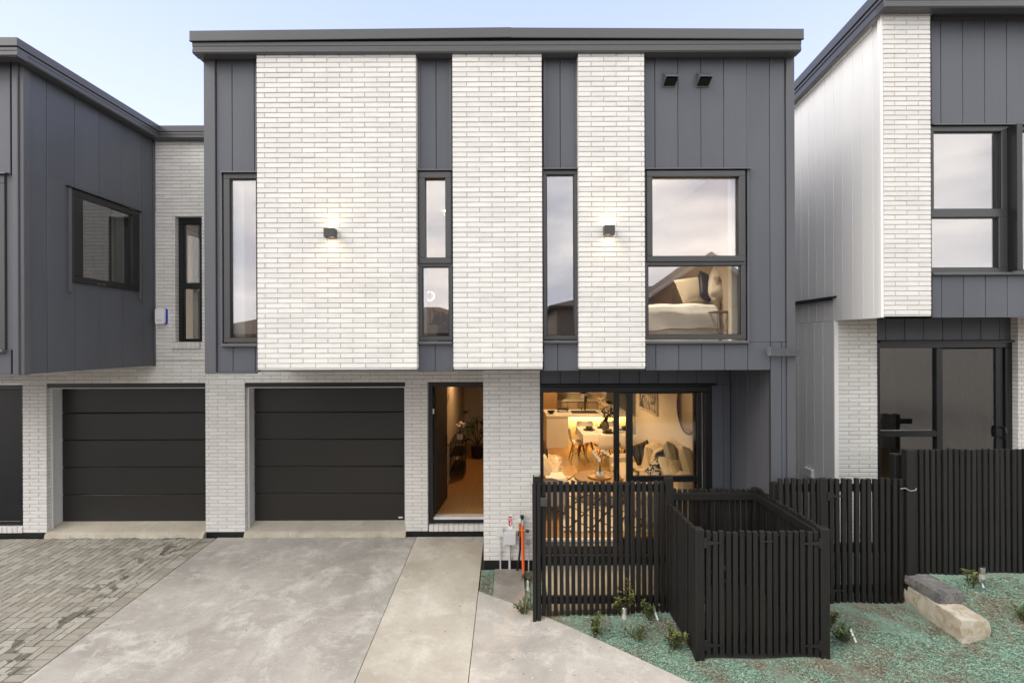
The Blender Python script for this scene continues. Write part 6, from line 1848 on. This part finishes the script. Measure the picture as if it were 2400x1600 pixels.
MB().lathe([(.185, 0), (.19, .004), (.19, .016), (.185, .02)], (wx, wy, zu + .47), 28).build('top', mat('smoked_top', (.12, .11, .10), .3), st, smooth=40)
m = MB()
for k in range(8):
    a, a2 = R(45 * k), R(45 * k + 65)
    p, q = (wx + .185 * math.cos(a), wy + .185 * math.sin(a), zu + .48), (wx + .085 * math.cos((a + a2) / 2), wy + .085 * math.sin((a + a2) / 2), zu + .24)
    m.tube([p, q, (wx + .16 * math.cos(a2), wy + .16 * math.sin(a2), zu)], .0045, 5)
for z, r_ in ((.48, .187), (.24, .087), (.004, .16)): m.tube([(wx + r_ * math.cos(R(15 * k)), wy + r_ * math.sin(R(15 * k)), zu + z) for k in range(25)], .0045, 5, False)
m.build('wire_frame', mat('grey_wire', (.28, .28, .28), .4), st)
# desk lamp and patterned throw behind the two-part window
tl = thing('ring_lamp', 'ring-shaped table lamp glowing behind the lower pane of the two-part window', 'lamp', (X(1003, 6.3), 6.3, 3.6))
rx_, rz_ = X(1008, 6.3), Z(693, 6.3)
MB().tube([(rx_ + .058 * math.cos(R(12 * k + 100)), 6.3, rz_ + .058 * math.sin(R(12 * k + 100))) for k in range(29)], .006, 6, False).build('ring', emit('ring_glow', (1, .86, .66), 3.0), tl)
MB().tube([(rx_ - .03, 6.3, rz_ + .05), (rx_ - .03, 6.3, rz_ + .12), (rx_, 6.3, rz_ + .145), (rx_ + .04, 6.3, rz_ + .12), (rx_ + .045, 6.3, rz_ - .10)], .0035, 5).build('bracket', mat('grey_wire', (.28, .28, .28), .4), tl)
MB().lathe([(.03, 0), (.04, .02), (.03, .06)], (rx_, 6.3, rz_ - .03), 12).build('bulb_globe', mat('globe_pale', (.8, .75, .68), .4), tl, smooth=True)
cab = thing('bedside_cabinet', 'low timber cabinet under the ring lamp in the upstairs room', 'cabinet', (-1.0, 6.5, zu))
MB().bev(-1.20, -.92, 6.12, 6.5, zu, zu + .33, .01).build('body', mat('cabinet_cream', (.55, .47, .36), .5), cab)
MB().lathe([(.05, 0), (.05, .02), (.008, .03), (.006, .22)], (rx_, 6.3, zu + .33), 12).build('stand', BLK, tl)
o = MB().grid(lambda u, v_: (-1.02 + .26 * u + .03 * math.sin(v_ * 9), 6.25 + .06 * math.sin(u * 14 + v_ * 3), zu + .02 + .52 * v_ * (1 - .15 * u)), 16, 14).build('throw_blanket', blotch_mat('dark_patterned', (.012, .012, .012), (.30, .16, .09), 7, .5, .62), smooth=True)
o.modifiers.new('thick', 'SOLIDIFY').thickness = .02
tag(o, 'dark patterned throw hanging behind the lower pane of the two-part window', 'blanket')

# ------------------------------------------------------------------ across the street, mirrored in the upper windows
RT = mat('tile_brown', (.085, .066, .050), .7, .2, 2); WT = mat('weatherboard_tan', (.22, .175, .125), .7, .05, 2)
def hip_house(xc, w_, yf, dep, ze, zr, label, gable=None):
    root = thing('house', label, 'house', (xc, yf, -.5), 'houses across the street')
    x0, x1, y1, y0 = xc - w_ / 2, xc + w_ / 2, yf, yf - dep
    MB().box(x0 + .4, x1 - .4, y0 + .4, y1 - .4, -.6, ze).build('wall', WT, root)
    ins = min(dep, w_) / 2
    MB().add([(x0, y0, ze), (x1, y0, ze), (x1, y1, ze), (x0, y1, ze), (x0 + ins, (y0 + y1) / 2, zr), (x1 - ins, (y0 + y1) / 2, zr), (x0, y0, ze - .12), (x1, y0, ze - .12), (x1, y1, ze - .12), (x0, y1, ze - .12)],
             [(0, 1, 5, 4), (1, 2, 5), (2, 3, 4, 5), (3, 0, 4), (9, 8, 7, 6), (6, 7, 1, 0), (7, 8, 2, 1), (8, 9, 3, 2), (9, 6, 0, 3)]).build('roof', RT, root)
    for k in range(3):
        a = x0 + w_ * (.2 + .27 * k)
        wn_ = MB().bev(a - .7, a + .7, y1 - .42, y1 - .37, .6, 1.9, .01).build('window', mat('frame_white', (.7, .7, .7), .5), root)
        MB().box(a - .62, a + .62, y1 - .372, y1 - .366, .68, 1.82).build('pane', mat('dark_pane', (.03, .03, .035), .1, spec=.8), wn_)
    if gable:
        gx_, gw, gz = gable
        MB().prism([(gx_ - gw, ze), (gx_ + gw, ze), (gx_, gz)], 'y', y1 - 4, y1 + .3).build('gable', RT, root)
        for s_ in (-1, 1):
            MB().add([(gx_, y1 + .42, gz + .10), (gx_ + s_ * (gw + .2), y1 + .42, ze + .02), (gx_ + s_ * (gw + .2), y1 + .42, ze - .16), (gx_, y1 + .42, gz - .12), (gx_, y1 + .30, gz + .10), (gx_ + s_ * (gw + .2), y1 + .30, ze + .02), (gx_ + s_ * (gw + .2), y1 + .30, ze - .16), (gx_, y1 + .30, gz - .12)],
                     [(0, 1, 2, 3), (7, 6, 5, 4), (0, 4, 5, 1), (3, 2, 6, 7), (1, 5, 6, 2), (0, 3, 7, 4)]).build('bargeboard', mat('barge_pale', (.55, .50, .44), .6), root)
hip_house(10.5, 17, -11, 10, 4.9, 6.4, 'brown-roofed house with a gable across the street, mirrored in the square window', (9.6, 3.4, 7.3))
hip_house(-7.5, 17, -11, 10, 3.6, 5.2, 'lower brown-roofed house across the street, mirrored in the narrow windows')
